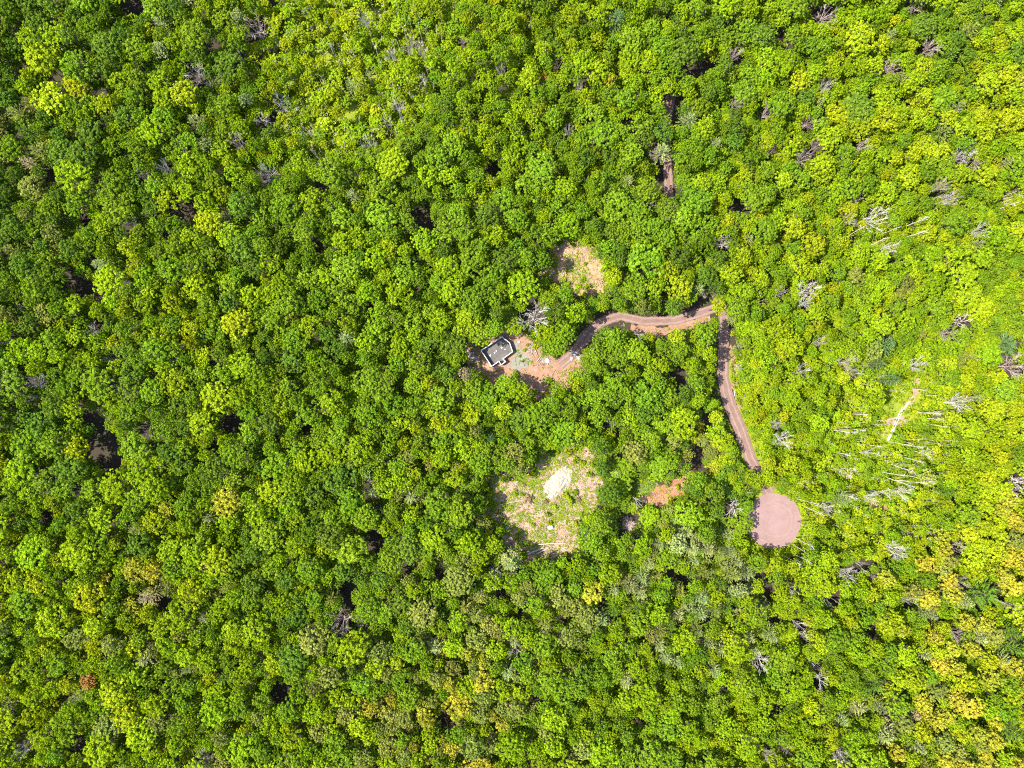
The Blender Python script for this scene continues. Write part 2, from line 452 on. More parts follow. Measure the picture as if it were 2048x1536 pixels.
def bare_crown(rng, Rc=3.8, top=14.0, nmain=10, ntwig=11, twig=0.024, thick=0.062, low=(0.32, 0.62)):
    T = []
    for i in range(nmain):
        a = 2 * np.pi * i / nmain + rng.uniform(-.4, .4)
        z0 = top * rng.uniform(*low)
        rho = Rc * rng.uniform(0.35, 1.0)
        end = np.array([math.cos(a) * rho, math.sin(a) * rho, top * rng.uniform(0.78, 1.0) - 0.12 * rho])
        st = np.array([0, 0, z0])
        mid = (st + end) / 2 + np.array([math.cos(a), math.sin(a), 0]) * rho * rng.uniform(0.0, 0.18) + rng.normal(0, .12, 3)
        w = thick * rng.uniform(.7, 1.15)
        T += [tube(st, mid, w, w * .7, 4), tube(mid, end, w * .7, twig * .7, 4)]
        for k in range(ntwig):
            f = rng.uniform(0.3, 1.0)
            p = st + (mid - st) * f * 2 if f < .5 else mid + (end - mid) * (f - .5) * 2
            d = unit((unit((end - st)[None])[0] + rng.normal(0, 0.5, 3))[None])[0]
            L = rho * rng.uniform(0.25, 0.55) + 0.3
            q = p + d * L
            T.append(tube(p, q, twig * 1.3, twig * .7, 3))
            if rng.uniform() < .7:
                p2 = p + d * L * rng.uniform(.3, .7)
                d2 = unit((d + rng.normal(0, .5, 3))[None])[0]
                T.append(tube(p2, p2 + d2 * L * .55, twig, twig * .7, 3))
    return np.concatenate(T)

def bare_trunk(top, r0, rng, f=0.66):
    k = 4; T = []
    p = np.zeros(3)
    for i in range(k):
        q = np.array([rng.uniform(-.12, .12), rng.uniform(-.12, .12), top * f * (i + 1) / k])
        if i == k - 1: q[:2] = 0
        T.append(tube(p, q, r0 * (1 - 0.5 * i / k), r0 * (1 - 0.5 * (i + 1) / k), 6)); p = q
    return np.concatenate(T)

def tri_mesh(name, T, V=None, color=None):
    return mesh_np(name, T, np.arange(len(T)), 3, {"leaf": V} if V is not None else None, None, color)

rp = np.random.default_rng(5)
PROTO = {}
def add_proto(kind, T, V, TR, Rc, top):
    PROTO.setdefault(kind, []).append(dict(T=T, V=V, TR=TR, R=Rc, top=top))
for i in range(9):
    T, V = crown_broad(rp, nlob=int(rp.integers(11, 17)), depth=rp.uniform(3.5, 6.5), clump=rp.uniform(0.095, 0.125))
    add_proto('broadleaf_tree', T, V, trunk_tris(rp, 16, 4.2), 4.2, 16.0)
for i in range(9):
    T, V = crown_broad(rp, nlob=int(rp.integers(11, 16)), nclump=15, nleaf=10, size=0.285, depth=rp.uniform(3.5, 6.5), clump=rp.uniform(0.095, 0.125))
    add_proto('mass', T, V, trunk_tris(rp, 16, 4.2, limbs=3), 4.2, 16.0)
for i in range(6):
    T, V = crown_broad(rp, Rc=2.5, top=11, depth=5, nlob=8, nclump=12, nleaf=8, size=0.30, clump=0.16, ragg=0.8, tall=1.5)
    add_proto('young_tree', T, V, trunk_tris(rp, 11, 2.2, limbs=4, r0=0.11), 2.5, 11.0)
for i in range(6):
    T, V = crown_broad(rp, Rc=3.2, top=15, depth=9, nlob=12, nclump=11, nleaf=12, size=0.27, clump=0.15, ragg=0.3, tall=1.4)
    add_proto('golden_tree', T, V, trunk_tris(rp, 15, 3.0, limbs=4, r0=0.2), 3.2, 15.0)
for i in range(5):
    T, V = crown_pine(rp)
    add_proto('pine_tree', T, V, np.concatenate([tube((0, 0, 0), (0, 0, 8), .22, .14, 6), tube((0, 0, 8), (0, 0, 16.8), .14, .03, 5)]), 3.2, 17.0)
for i in range(6):
    add_proto('dead_tree', bare_crown(rp, nmain=(6, 13, 9, 15, 11, 8)[i], ntwig=(3, 11, 6, 9, 14, 8)[i], low=((.3, .5), (.35, .65), (.25, .7), (.45, .7), (.3, .6), (.5, .8))[i]), None, bare_trunk(14, .2, rp), 3.8, 14.0)
for i in range(4):
    add_proto('dead_birch', bare_crown(rp, Rc=1.0, top=15, nmain=5, ntwig=3, twig=.022, thick=.045, low=(.6, .85)), None, bare_trunk(15, .14, rp, .92), 1.5, 15.0)
for i in range(5):
    T, V = crown_broad(rp, Rc=1.3, top=1.7, depth=1.3, nlob=6, nclump=8, nleaf=9, size=0.2, clump=0.2, ragg=0.4)
    T[:, 2] = np.maximum(T[:, 2], 0.1)
    add_proto('shrub', T, V, np.concatenate([tube((0, 0, 0), (math.cos(a) * .5, math.sin(a) * .5, 1.1), .04, .02, 4) for a in (0, 2, 4)]), 1.3, 1.7)
for kind, L in PROTO.items():
    if kind == 'mass': continue
    for p in L:
        p['crown_me'] = tri_mesh(kind + "_crown", p['T'], p['V'])
        p['trunk_me'] = tri_mesh(kind + "_trunk", p['TR'])
        if kind in ('dead_tree', 'dead_birch'):
            pass
        else:
            p['crown_me'].materials.append(M_NEEDLE if kind == 'pine_tree' else M_LEAF)
            p['trunk_me'].materials.append(M_BARK)

# ------------------------------------------------------------------ what grows where (anchors in photo pixels)
TINT = dict(deep=(0.088, 0.150, 0.014), mid=(0.122, 0.200, 0.011), lush=(0.135, 0.225, 0.010), lime=(0.168, 0.250, 0.008), yellow=(0.215, 0.272, 0.009),
            olive=(0.168, 0.195, 0.034), sage=(0.195, 0.235, 0.072), gold=(0.268, 0.262, 0.022), rust=(0.26, 0.15, 0.04), blue=(0.085, 0.140, 0.040), tan=(0.27, 0.22, 0.11))
TWORD = dict(deep="dark green", mid="mid-green", lush="fresh green", lime="lime-green", yellow="yellow-green", olive="olive", sage="pale sage", gold="golden yellow",
             rust="rusty orange", blue="blue-green", tan="tan")
# x, y, sigma, crown radius px, palette weights, (young, pine, golden)
ANCH = [
 (60,60,110,30,dict(deep=.45,mid=.4,lime=.15),(0,0,0)),
 (200,150,130,30,dict(deep=.3,mid=.4,lime=.2,yellow=.1),(0,0,0)),
 (45,300,90,29,dict(deep=.5,olive=.35,mid=.15),(0,.08,0)),
 (30,560,100,28,dict(deep=.4,mid=.4,olive=.2),(0,0,0)),
 (330,190,110,25,dict(mid=.45,lime=.3,deep=.2,sage=.05),(.1,.03,0)),
 (330,420,130,30,dict(mid=.4,lime=.4,deep=.2),(0,0,0)),
 (450,300,80,24,dict(lime=.5,mid=.3,yellow=.2),(.3,0,0)),
 (690,110,110,17,dict(yellow=.6,lime=.4),(.85,0,0)),
 (620,240,80,17,dict(yellow=.4,lime=.4,mid=.2),(.75,0,0)),
 (790,200,90,18,dict(lime=.6,yellow=.25,mid=.15),(.7,0,0)),
 (910,60,90,20,dict(lime=.6,mid=.3,yellow=.1),(.3,0,0)),
 (1000,190,120,22,dict(lime=.5,mid=.45,yellow=.05),(0,0,0)),
 (1180,130,120,23,dict(lime=.45,mid=.45,yellow=.1),(0,0,0)),
 (1250,260,110,27,dict(mid=.6,deep=.25,lime=.15),(0,.02,0)),
 (950,380,130,26,dict(mid=.55,lime=.3,deep=.15),(0,0,0)),
 (700,430,130,26,dict(mid=.45,lime=.4,deep=.15),(0,0,0)),
 (500,560,140,28,dict(mid=.6,lush=.1,deep=.1,lime=.2),(0,0,0)),
 (340,650,90,27,dict(lime=.4,yellow=.4,mid=.2),(0,0,0)),
 (150,640,120,29,dict(mid=.5,lime=.3,deep=.2),(0,0,0)),
 (120,840,110,31,dict(deep=.35,mid=.4,lime=.25),(0,0,0)),
 (420,880,130,27,dict(mid=.5,lime=.3,yellow=.12,deep=.08),(0,0,0)),
 (650,750,150,26,dict(mid=.55,lush=.1,lime=.22,deep=.13),(0,.02,0)),
 (850,620,130,27,dict(mid=.5,lush=.15,lime=.22,deep=.13),(0,0,0)),
 (850,820,110,26,dict(mid=.5,lime=.3,yellow=.12,deep=.08),(0,0,0)),
 (880,960,90,27,dict(olive=.35,mid=.4,lime=.15,yellow=.1),(0,0,0)),
 (100,1050,120,31,dict(lime=.5,yellow=.25,mid=.25),(0,0,0)),
 (120,1260,120,30,dict(yellow=.4,lime=.38,mid=.15,olive=.07),(0,0,0)),
 (60,1450,120,31,dict(yellow=.42,lime=.4,mid=.18),(0,0,0)),
 (300,1150,110,29,dict(mid=.4,lime=.3,yellow=.15,gold=.06,deep=.09),(0,.02,0)),
 (400,1350,130,28,dict(lime=.4,mid=.35,olive=.15,yellow=.1),(0,.02,0)),
 (620,1150,130,28,dict(mid=.45,lime=.35,deep=.2),(0,0,0)),
 (650,1400,120,28,dict(lime=.4,mid=.3,olive=.2,yellow=.1),(0,0,0)),
 (850,1150,110,27,dict(mid=.4,lime=.2,deep=.2,olive=.2),(0,.02,0)),
 (860,1350,100,26,dict(olive=.38,lime=.25,mid=.2,gold=.10,yellow=.07),(0,0,.08)),
 (950,1480,110,26,dict(lime=.35,gold=.15,olive=.25,mid=.25),(0,0,.15)),
 (1080,1230,100,25,dict(mid=.4,lime=.3,olive=.3),(0,.05,.03)),
 (1150,1400,110,26,dict(mid=.4,lime=.4,deep=.12,olive=.08),(0,.02,0)),
 (1310,1170,80,22,dict(mid=.5,lime=.3,olive=.2),(0,.5,0)),
 (1420,1200,80,21,dict(sage=.3,mid=.3,lime=.4),(0,.85,0)),
 (1380,1310,75,22,dict(mid=.5,lime=.5),(0,.75,0)),
 (1500,1330,90,24,dict(mid=.4,lime=.5,yellow=.1),(0,.15,0)),
 (1300,1440,120,25,dict(lime=.5,mid=.4,yellow=.1),(0,0,0)),
 (1550,1190,80,24,dict(lime=.5,yellow=.3,mid=.2),(.05,0,0)),
 (1650,1330,120,23,dict(lime=.5,mid=.35,yellow=.15),(0,.02,0)),
 (1600,1480,110,24,dict(lime=.45,mid=.4,yellow=.15),(0,0,0)),
 (1760,1240,90,22,dict(mid=.4,lime=.4,yellow=.2),(.05,.02,.05)),
 (1760,1430,70,24,dict(mid=.4,deep=.2,lime=.4),(0,.12,.05)),
 (1960,1080,80,20,dict(yellow=.6,lime=.4),(0,.02,.75)),
 (1910,1250,80,20,dict(yellow=.4,lime=.3,mid=.3),(0,.06,.82)),
 (1920,1420,100,20,dict(yellow=.3,lime=.35,mid=.35),(0,.06,.82)),
 (2040,1360,70,26,dict(deep=.4,mid=.4,lime=.2),(0,.2,.3)),
 (1860,1010,80,20,dict(yellow=.35,lime=.35,mid=.3),(.4,0,.05)),
 (1750,900,90,17,dict(yellow=.4,lime=.35,mid=.25),(.85,0,0)),
 (1760,1030,80,18,dict(yellow=.35,lime=.35,mid=.3),(.75,0,0)),
 (1620,900,80,19,dict(lime=.4,yellow=.3,mid=.3),(.35,0,0)),
 (1540,800,70,20,dict(lime=.45,yellow=.35,mid=.2),(.15,0,0)),
 (1550,650,90,23,dict(mid=.45,lime=.45,yellow=.1),(0,0,0)),
 (1700,650,110,22,dict(lime=.45,mid=.35,yellow=.2),(0,.02,0)),
 (1850,620,110,23,dict(lime=.5,mid=.3,yellow=.1,olive=.1),(0,0,0)),
 (1940,790,100,24,dict(yellow=.45,lime=.4,mid=.15),(0,0,0)),
 (1990,560,100,24,dict(mid=.4,lime=.4,yellow=.2),(0,.03,0)),
 (1720,470,90,20,dict(lime=.45,mid=.3,yellow=.25),(.35,0,0)),
 (1550,400,120,24,dict(lime=.4,mid=.4,yellow=.2),(0,.02,0)),
 (1330,470,110,28,dict(mid=.6,lime=.3,deep=.1),(0,0,0)),
 (1300,540,70,29,dict(mid=.6,deep=.25,lime=.15),(0,0,0)),
 (1290,800,100,27,dict(mid=.6,deep=.15,lush=.15,lime=.1),(0,0,0)),
 (1390,720,60,24,dict(mid=.4,lime=.6),(0,0,0)),
 (1700,300,130,24,dict(lime=.5,yellow=.25,mid=.25),(0,0,0)),
 (1900,300,120,24,dict(lime=.42,yellow=.38,mid=.2),(0,.03,0)),
 (1500,150,120,25,dict(mid=.5,lime=.35,deep=.15),(0,0,0)),
 (1700,100,100,24,dict(lime=.5,yellow=.2,mid=.3),(0,0,0)),
 (1950,80,100,24,dict(mid=.4,deep=.2,lime=.3,yellow=.1),(0,.03,0)),
 (2030,200,70,23,dict(yellow=.6,gold=.2,lime=.2),(0,0,0)),
 (1050,520,90,27,dict(mid=.5,lime=.3,deep=.1,lush=.1),(0,0,0)),
 (1190,870,70,27,dict(mid=.55,deep=.25,lime=.2),(0,0,0)),
 (1060,840,80,26,dict(mid=.5,lush=.15,lime=.3,deep=.05),(0,0,0)),
 (1440,980,45,25,dict(mid=.5,deep=.3,lime=.2),(0,0,0)),
 (1400,900,35,20,dict(olive=.5,yellow=.4,mid=.1),(0,0,0)),
 (1230,1050,60,25,dict(mid=.5,lime=.4,deep=.1),(0,0,0)),
]
AX = np.array([a[:3] for a in ANCH], float)
def zone(x, y):
    d2 = ((AX[:, 0] - x) ** 2 + (AX[:, 1] - y) ** 2) / (AX[:, 2] ** 2)
    w = np.exp(-0.9 * d2) + 1e-12
    w = w ** 1.3
    return ANCH[R.choice(len(ANCH), p=w / w.sum())]

# hand-placed trees: x, y, radius px, tint name
PINES = [(1382,236,20,'sage'),(1433,284,15,'sage'),(1326,300,20,'sage'),(1258,359,13,'sage'),(1888,263,26,'olive'),(1915,215,17,'sage'),(700,164,14,'sage'),(704,390,18,'sage'),
         (1399,577,14,'sage'),(1498,478,15,'sage'),(1368,475,11,'sage'),(1234,34,24,'blue'),(1782,68,17,'sage'),(690,676,20,'sage'),(198,529,20,'sage'),(840,515,12,'sage'),
         (1775,690,24,'blue'),(1758,727,18,'blue'),(2015,690,30,'blue'),(1790,760,16,'blue'),(981,878,18,'blue'),(1970,1189,38,'deep'),(1772,1472,28,'sage'),(2021,1466,30,'deep'),
         (1717,1414,24,'sage'),(1751,1370,24,'deep'),(1960,1275,24,'sage'),(2005,1318,22,'sage'),(290,1319,22,'sage'),(147,1397,18,'sage'),(14,1414,18,'sage'),(410,1237,16,'sage'),
         (290,1196,20,'tan'),(1022,1127,24,'sage'),(871,1295,22,'sage'),(1029,1285,16,'sage'),(60,205,22,'olive'),(30,225,22,'olive'),(75,300,24,'olive'),(55,325,18,'tan'),(20,500,18,'olive'),
         (820,995,18,'sage'),(745,985,18,'sage'),(1232,945,18,'sage'),(1348,1042,15,'sage'),(1465,640,10,'sage'),(1690,1000,16,'sage'),(1900,985,20,'deep'),
         (1830,1430,17,'tan'),(930,1215,22,'olive'),(960,1195,20,'olive'),(950,1235,18,'olive'),(1090,1250,18,'olive'),(1130,1225,16,'olive'),(1850,1310,18,'sage'),(1685,1440,17,'sage'),
         (1470,699,7,'sage'),(1463,1105,14,'sage'),(1320,1090,16,'sage'),(1300,1130,15,'sage'),(660,1200,16,'olive'),(1640,205,13,'sage')]
BROADS = [(82,115,32,'yellow'),(150,172,27,'yellow'),(110,70,26,'lime'),(1090,160,12,'rust'),(1683,228,27,'yellow'),(1715,215,34,'deep'),(1720,75,30,'yellow'),(270,1141,26,'gold'),(178,1363,18,'rust'),
          (370,262,13,'yellow'),(1220,160,13,'gold'),(1244,580,9,'yellow'),(1270,700,24,'lush'),(1230,675,22,'lush'),(1355,672,16,'yellow'),(1300,675,10,'yellow'),(1438,613,15,'yellow'),(1426,646,13,'lime'),(1455,600,13,'lime'),(1502,952,12,'lime'),(1522,960,13,'lime'),(1536,966,9,'yellow'),(1516,972,9,'mid'),
          (1285,615,15,'olive'),(1207,612,11,'yellow'),(1380,1030,28,'lush'),(1490,1010,18,'mid'),(1480,1050,26,'mid'),(1512,962,17,'lime'),(1535,955,15,'yellow'),(1475,975,16,'lime'),
          (1420,905,15,'olive'),(1405,880,13,'olive'),(1425,940,15,'gold'),(1400,850,10,'gold'),(1240,965,28,'mid'),(1215,985,24,'deep'),(1180,1075,24,'lush'),(1200,1050,22,'mid'),
          (1110,690,24,'lush'),(1090,665,22,'lime'),(1130,665,22,'lush'),(1060,668,12,'lush'),(1010,775,24,'lush'),(1040,785,22,'lime'),(1118,780,17,'lime'),(1150,770,16,'yellow'),
          (960,670,22,'mid'),(990,655,18,'lush'),(930,745,13,'tan'),(1100,465,20,'mid'),(1085,520,18,'mid'),(1170,478,12,'lime'),(1215,530,18,'lime'),(1228,555,18,'yellow'),(1290,520,36,'mid'),
          (1330,540,24,'yellow'),(1040,935,16,'olive'),(1010,925,20,'mid'),(965,925,24,'mid'),(955,1010,22,'mid'),(1000,1065,10,'lime'),(990,1090,18,'lime'),(1020,1120,20,'sage'),(1270,905,24,'olive'),
          (1300,1032,20,'lime'),(1340,1020,16,'olive'),(1245,935,24,'mid'),(1310,935,26,'mid'),(1342,922,20,'lush'),(240,1140,14,'lime'),(1425,395,13,'rust'),(1330,525,9,'gold')]
BROADS = [b for b in BROADS]

trees = []     # dict(kind,x,y,r,tint,special)
def try_put(kind, x, y, r, tint, force=False, under=False):
    trees.append(dict(kind=kind, x=x, y=y, r=r, t=tint, under=under, special=force))
for x, y, r, t in PINES: try_put('pine_tree', x, y, r, t, True)
for x, y, r, t in BROADS: try_put('broadleaf_tree', x, y, r, t, True)

CELL = 40
gridc = {}
def gkey(x, y): return (int(x // CELL), int(y // CELL))
def reg(i):
    t = trees[i]; gridc.setdefault(gkey(t['x'], t['y']), []).append(i)
for i in range(len(trees)): reg(i)
def free(x, y, r, f):
    kx, ky = gkey(x, y)
    for i in range(kx - 2, kx + 3):
        for j in range(ky - 2, ky + 3):
            for n in gridc.get((i, j), ()):
                t = trees[n]
                if (t['x'] - x) ** 2 + (t['y'] - y) ** 2 < (f * (t['r'] + r)) ** 2: return False
    return True

# bare trees: crown centre as seen (photo px), radius px, wood (0 grey, 1 pale, 2 brown)
DEAD = [(513,58,27,2),(482,113,14,2),(390,148,22,0),(410,165,17,0),(565,212,17,0),(528,246,18,0),(478,284,18,2),(620,260,17,0),(538,348,20,0),(254,450,17,0),(454,427,13,2),(290,357,12,2),
        (331,335,14,0),(333,470,13,2),(37,150,10,2),(205,186,14,0),(782,98,14,0),(817,102,13,2),(844,98,13,2),(731,40,14,0),(790,215,14,0),(776,245,13,0),(738,288,17,0),(847,166,14,0),
        (1162,175,14,1),(1117,126,13,2),(1005,142,11,0),(926,84,10,2),(1059,52,10,0),(1138,256,12,0),(1318,312,15,2),(1302,410,10,0),(1240,147,8,2),(1645,31,25,2),(1826,18,17,2),
        (1857,94,18,2),(1775,138,18,2),(1471,113,14,2),(1652,170,15,0),(1468,208,13,2),(1530,225,18,2),(1618,246,18,2),(1632,294,13,2),(1606,316,16,2),(1543,304,12,2),(1717,290,12,2),
        (1925,318,20,0),(1900,396,16,0),(1750,437,26,1),(1775,497,20,1),(1444,490,17,1),(1963,461,17,1),(1720,393,16,1),(1652,376,9,2),(1700,447,13,1),(41,614,12,0),(195,656,16,0),(202,590,11,2),
        (20,683,11,0),(226,717,11,0),(292,860,24,1),(157,983,13,2),(72,768,16,0),(68,797,14,0),(229,775,15,0),(352,724,12,0),(430,724,9,0),(1068,630,31,1),(919,751,11,2),(1275,666,13,0),(1273,1000,14,1),
        (738,960,13,0),(1220,847,9,0),(1812,632,0,1),(1830,728,16,1),(1614,582,20,1),(1526,601,12,1),(1563,587,11,0),(1609,614,14,1),(1640,683,17,0),(1690,728,19,2),(1703,747,13,2),(1604,745,17,1),
        (1897,666,17,2),(1925,645,19,1),(2022,733,25,2),(1911,806,21,1),(1950,795,14,2),(1567,884,20,1),(1553,855,12,0),(1611,973,14,1),(1464,1011,22,1),(1850,905,17,1),(2035,965,26,1),
        (1735,908,14,0),(687,1240,26,2),(731,1245,12,2),(414,1513,22,2),(44,1495,16,0),(991,1144,12,1),(1029,1297,13,0),(1519,1322,21,1),(1640,1358,19,1),(1597,1250,17,1),(1610,1278,13,0),
        (1669,1199,21,1),(1818,1206,14,1),(1861,1062,17,1),(1912,1090,16,2),(1790,1100,20,1),(1727,1130,18,1),(1697,1145,18,1),(1775,1438,19,2),(1567,1496,13,2),(1676,1503,16,0),(1535,1505,13,0),
        (1580,1175,12,0),(1744,1155,10,2),(1912,1264,14,2),(1925,1165,16,2),(2020,1212,14,2),(1444,1383,10,0),(1405,590,9,1),(1475,692,8,1),(1477,735,9,1),(1650,1020,13,1),(1795,985,16,0),
        (1770,990,14,1),(1740,1000,13,1),(760,1015,9,0),(1990,240,0,1),(1880,380,14,2),(1945,330,14,2),(1630,1330,15,0),(1560,500,0,1),(130,1162,10,2),(540,1180,9,2),(1880,1185,10,0)]
DEAD = [d for d in DEAD if d[2] > 0]
# slender bare poles: foot px -> tip px
POLES = [(600,15,570,-30),(622,41,600,18),(642,321,628,290),(612,236,600,205),(700,92,697,64),(806,236,796,186),(782,266,774,226),(757,118,752,86),(716,128,708,98),(690,140,681,108),(665,66,655,38),
         (800,285,795,250),(815,262,810,226),(850,112,846,78),(672,118,660,82),(640,150,626,120),(745,170,738,135),
         (1720,499,1786,461),(1790,462,1854,424),(1679,482,1740,468),(1745,475,1809,448),(1785,482,1857,454),(1751,502,1800,487),(1984,413,2040,370),(1975,425,2035,380),(1990,402,2046,381),(2000,396,2048,362),
         (1823,777,1858,777),(1846,790,1880,790),(1830,824,1885,823),(1835,826,1880,828),(1842,836,1890,840),(1850,848,1900,856),(1659,859,1710,856),(1690,858,1745,854),(1695,828,1740,827),(1666,860,1730,868),
         (1728,888,1765,896),(1780,884,1850,890),(1790,886,1838,882),(1662,902,1700,904),(1725,902,1760,910),(1748,942,1815,955),(1810,950,1871,966),(1760,950,1830,963),(1770,924,1840,940),(1800,912,1850,928),
         (1790,960,1860,975),(1666,983,1712,1010),(1680,988,1715,1014),(1594,997,1640,1012),(1600,1010,1650,1030),(1720,980,1760,990),(1584,1086,1620,1102),(1590,1075,1635,1096),(1560,1107,1605,1128),(1580,1104,1625,1122),
         (1660,985,1720,1000),(1770,1100,1810,1125),(1780,1085,1812,1112),(1640,1005,1665,1018)]

# holes for the larger bare trees so that they show, then the dart throwing
for x, y, r, w in DEAD: GAPS.append((x, y, max(2, r * 0.80 - 4)))
EXTRA_POLES_GAP = [((a + c) / 2, (b + d) / 2, 5) for a, b, c, d in POLES]
GAPS += EXTRA_POLES_GAP
X0, X1, Y0, Y1 = -110, 2158, -110, 1646
n_c = 26000
cx = R.uniform(X0, X1, n_c); cy = R.uniform(Y0, Y1, n_c)
for x, y in zip(cx, cy):
    A = zone(x, y)
    u = R.uniform()
    yv, pv, gv = A[5]
    for q, f in ((MEADOW_A, .88), (MEADOW_CORE, .85), (MEADOW_B, .4), (MEADOW_C, .45)):
        if in_poly(x, y, q): yv = max(yv, f); break
    kind = 'young_tree' if u < yv else 'pine_tree' if u < yv + pv else 'golden_tree' if u < yv + pv + gv else 'broadleaf_tree'
    r = A[3] * R.choice([R.uniform(0.48, 0.8), R.uniform(0.75, 1.18)])
    if kind == 'young_tree': r = R.uniform(7, 12)
    if kind == 'pine_tree': r = R.uniform(14, 22)
    if kind == 'golden_tree': r = R.uniform(15, 23)
    if not free(x, y, r, 0.88 if kind == 'young_tree' else 0.66) or blocked(x, y, r): continue
    if kind == 'golden_tree': t = R.choice(['gold', 'gold', 'gold', 'yellow', 'olive'])
    elif kind == 'pine_tree': t = R.choice(['sage', 'sage', 'sage', 'olive', 'deep'])
    else:
        ks = list(A[4]); ws = np.array([A[4][k] for k in ks]); t = ks[R.choice(len(ks), p=ws / ws.sum())]
    try_put(kind, float(x), float(y), float(r), str(t)); reg(len(trees) - 1)
# lower trees filling what is left between the crowns
GS = 7
gw, gh = int((X1 - X0) / GS), int((Y1 - Y0) / GS)
cov = np.zeros((gh, gw), bool)
yy, xx = np.mgrid[0:gh, 0:gw]
def mark(x, y, r):
    i0, i1 = int((x - r - X0) / GS), int((x + r - X0) / GS) + 1
    j0, j1 = int((y - r - Y0) / GS), int((y + r - Y0) / GS) + 1
    i0, j0 = max(i0, 0), max(j0, 0)
    sx = X0 + (np.arange(i0, min(i1, gw)) + .5) * GS; sy = Y0 + (np.arange(j0, min(j1, gh)) + .5) * GS
    if len(sx) and len(sy):
        cov[j0:j0 + len(sy), i0:i0 + len(sx)] |= ((sx[None] - x) ** 2 + (sy[:, None] - y) ** 2 < r * r)
for t in trees: mark(t['x'], t['y'], t['r'] * 0.92)
order = np.argwhere(~cov); R.shuffle(order)
for j, i in order:
    if cov[j, i]: continue
    x = X0 + (i + R.uniform(.2, .8)) * GS; y = Y0 + (j + R.uniform(.2, .8)) * GS
    A = zone(x, y)
    sparse = A[5][0] > 0.5 or in_poly(x, y, MEADOW_A) or in_poly(x, y, MEADOW_CORE)
    if R.uniform() < (0.93 if sparse else 0.17): continue
    r = R.uniform(10, 16)
    if blocked(x, y, r): continue
    ks = list(A[4]); ws = np.array([A[4][k] for k in ks]); t = ks[R.choice(len(ks), p=ws / ws.sum())]
    try_put('young_tree' if sparse else 'broadleaf_tree', float(x), float(y), float(r), str(t), under=True); reg(len(trees) - 1); mark(x, y, r)

# ------------------------------------------------------------------ which trees are objects of their own
LAND = [("the concrete foundation", 995, 703), ("the round turning circle", 1547, 1042), ("the pale woodchip mound", 1116, 966), ("the upper tan clearing", 1170, 530),
        ("the gravel road bend", 1450, 620), ("the orange dirt patch", 1335, 985), ("the fallen birch trunks", 1785, 850), ("the dark canopy hole", 207, 895),
        ("the star-shaped bare tree", 687, 1240), ("the fanned bare tree", 513, 58), ("the rusty orange tree", 1090, 160), ("the hidden track gap", 1332, 340),
        ("the pinkish brush heap", 1693, 943), ("the pale bare tree", 292, 860), ("the white bare snag", 1519, 1322), ("the orange-gold tree", 270, 1141),
        ("the brown bare crown", 1645, 31), ("the leaning pole cluster", 1790, 465), ("the big blue-green pine", 1234, 34), ("the wide dark pine", 1970, 1189)]
DIRS = ["the right", "the upper right", "the top", "the upper left", "the left", "the lower left", "the bottom", "the lower right"]
ORD = ["first", "second", "third", "fourth", "fifth", "sixth", "seventh", "eighth", "ninth", "tenth", "eleventh", "twelfth", "thirteenth", "fourteenth", "fifteenth",
       "sixteenth", "seventeenth", "eighteenth", "nineteenth", "twentieth", "twenty-first", "twenty-second", "twenty-third", "twenty-fourth", "twenty-fifth"]
def inside(t, m=2): return m < t['x'] < 2048 - m and m < t['y'] < 1536 - m
def label_set(items, noun):
    """items: dicts with x, y, word; gives each its own label: colour, order and direction from a landmark"""
    buckets = {}
    for it in items:
        n, lx, ly = min(LAND, key=lambda l: (l[1] - it['x']) ** 2 + (l[2] - it['y']) ** 2)
        d = math.hypot(it['x'] - lx, it['y'] - ly)
        a = math.atan2(ly - it['y'], it['x'] - lx)
        dr = DIRS[int(round(a / (math.pi / 4))) % 8]
        if d < 12 and it.get('special'): pass
        buckets.setdefault((n, dr, it['word']), []).append((d, it))
    for (n, dr, w), L in buckets.items():
        L.sort(key=lambda p: p[0])
        for k, (d, it) in enumerate(L):
            it['label'] = f"{ORD[min(k, 24)]} {w} {noun} out from {n} toward {dr}"

LIMIT = {'broadleaf_tree': 300, 'young_tree': 290, 'golden_tree': 290, 'pine_tree': 290}
NOUN = {'broadleaf_tree': "broadleaf tree", 'young_tree': "slender young tree", 'golden_tree': "tufted tree", 'pine_tree': "feathery pine"}
GROUP = {'broadleaf_tree': "broadleaf trees of the forest canopy", 'young_tree': "young trees in the thin stands", 'golden_tree': "golden trees in the lower corner stand",
         'pine_tree': "pale pines among the broadleaf trees"}
single = []
for kind, lim in LIMIT.items():
    L = [t for t in trees if t['kind'] == kind and inside(t) and not (kind == 'broadleaf_tree' and t['under'])]
    def worth(t):
        dl = min(math.hypot(t['x'] - l[1], t['y'] - l[2]) for l in LAND[:7])
        return t['r'] * (1 + 0.5 * math.exp(-dl / 120)) + (100 if t['special'] else 0)
    L.sort(key=worth, reverse=True)
    for t in L[:lim]:
        t['single'] = True; t['word'] = TWORD[t['t']]; single.append(t)
    label_set(L[:lim], NOUN[kind])

def jit(c, s=0.10):
    g_ = 1 + R.normal(0, s); h_ = R.normal(0, 0.06)
    return (max(0.01, c[0] * g_ * (1 + h_)), max(0.01, c[1] * g_), max(0.003, c[2] * g_))

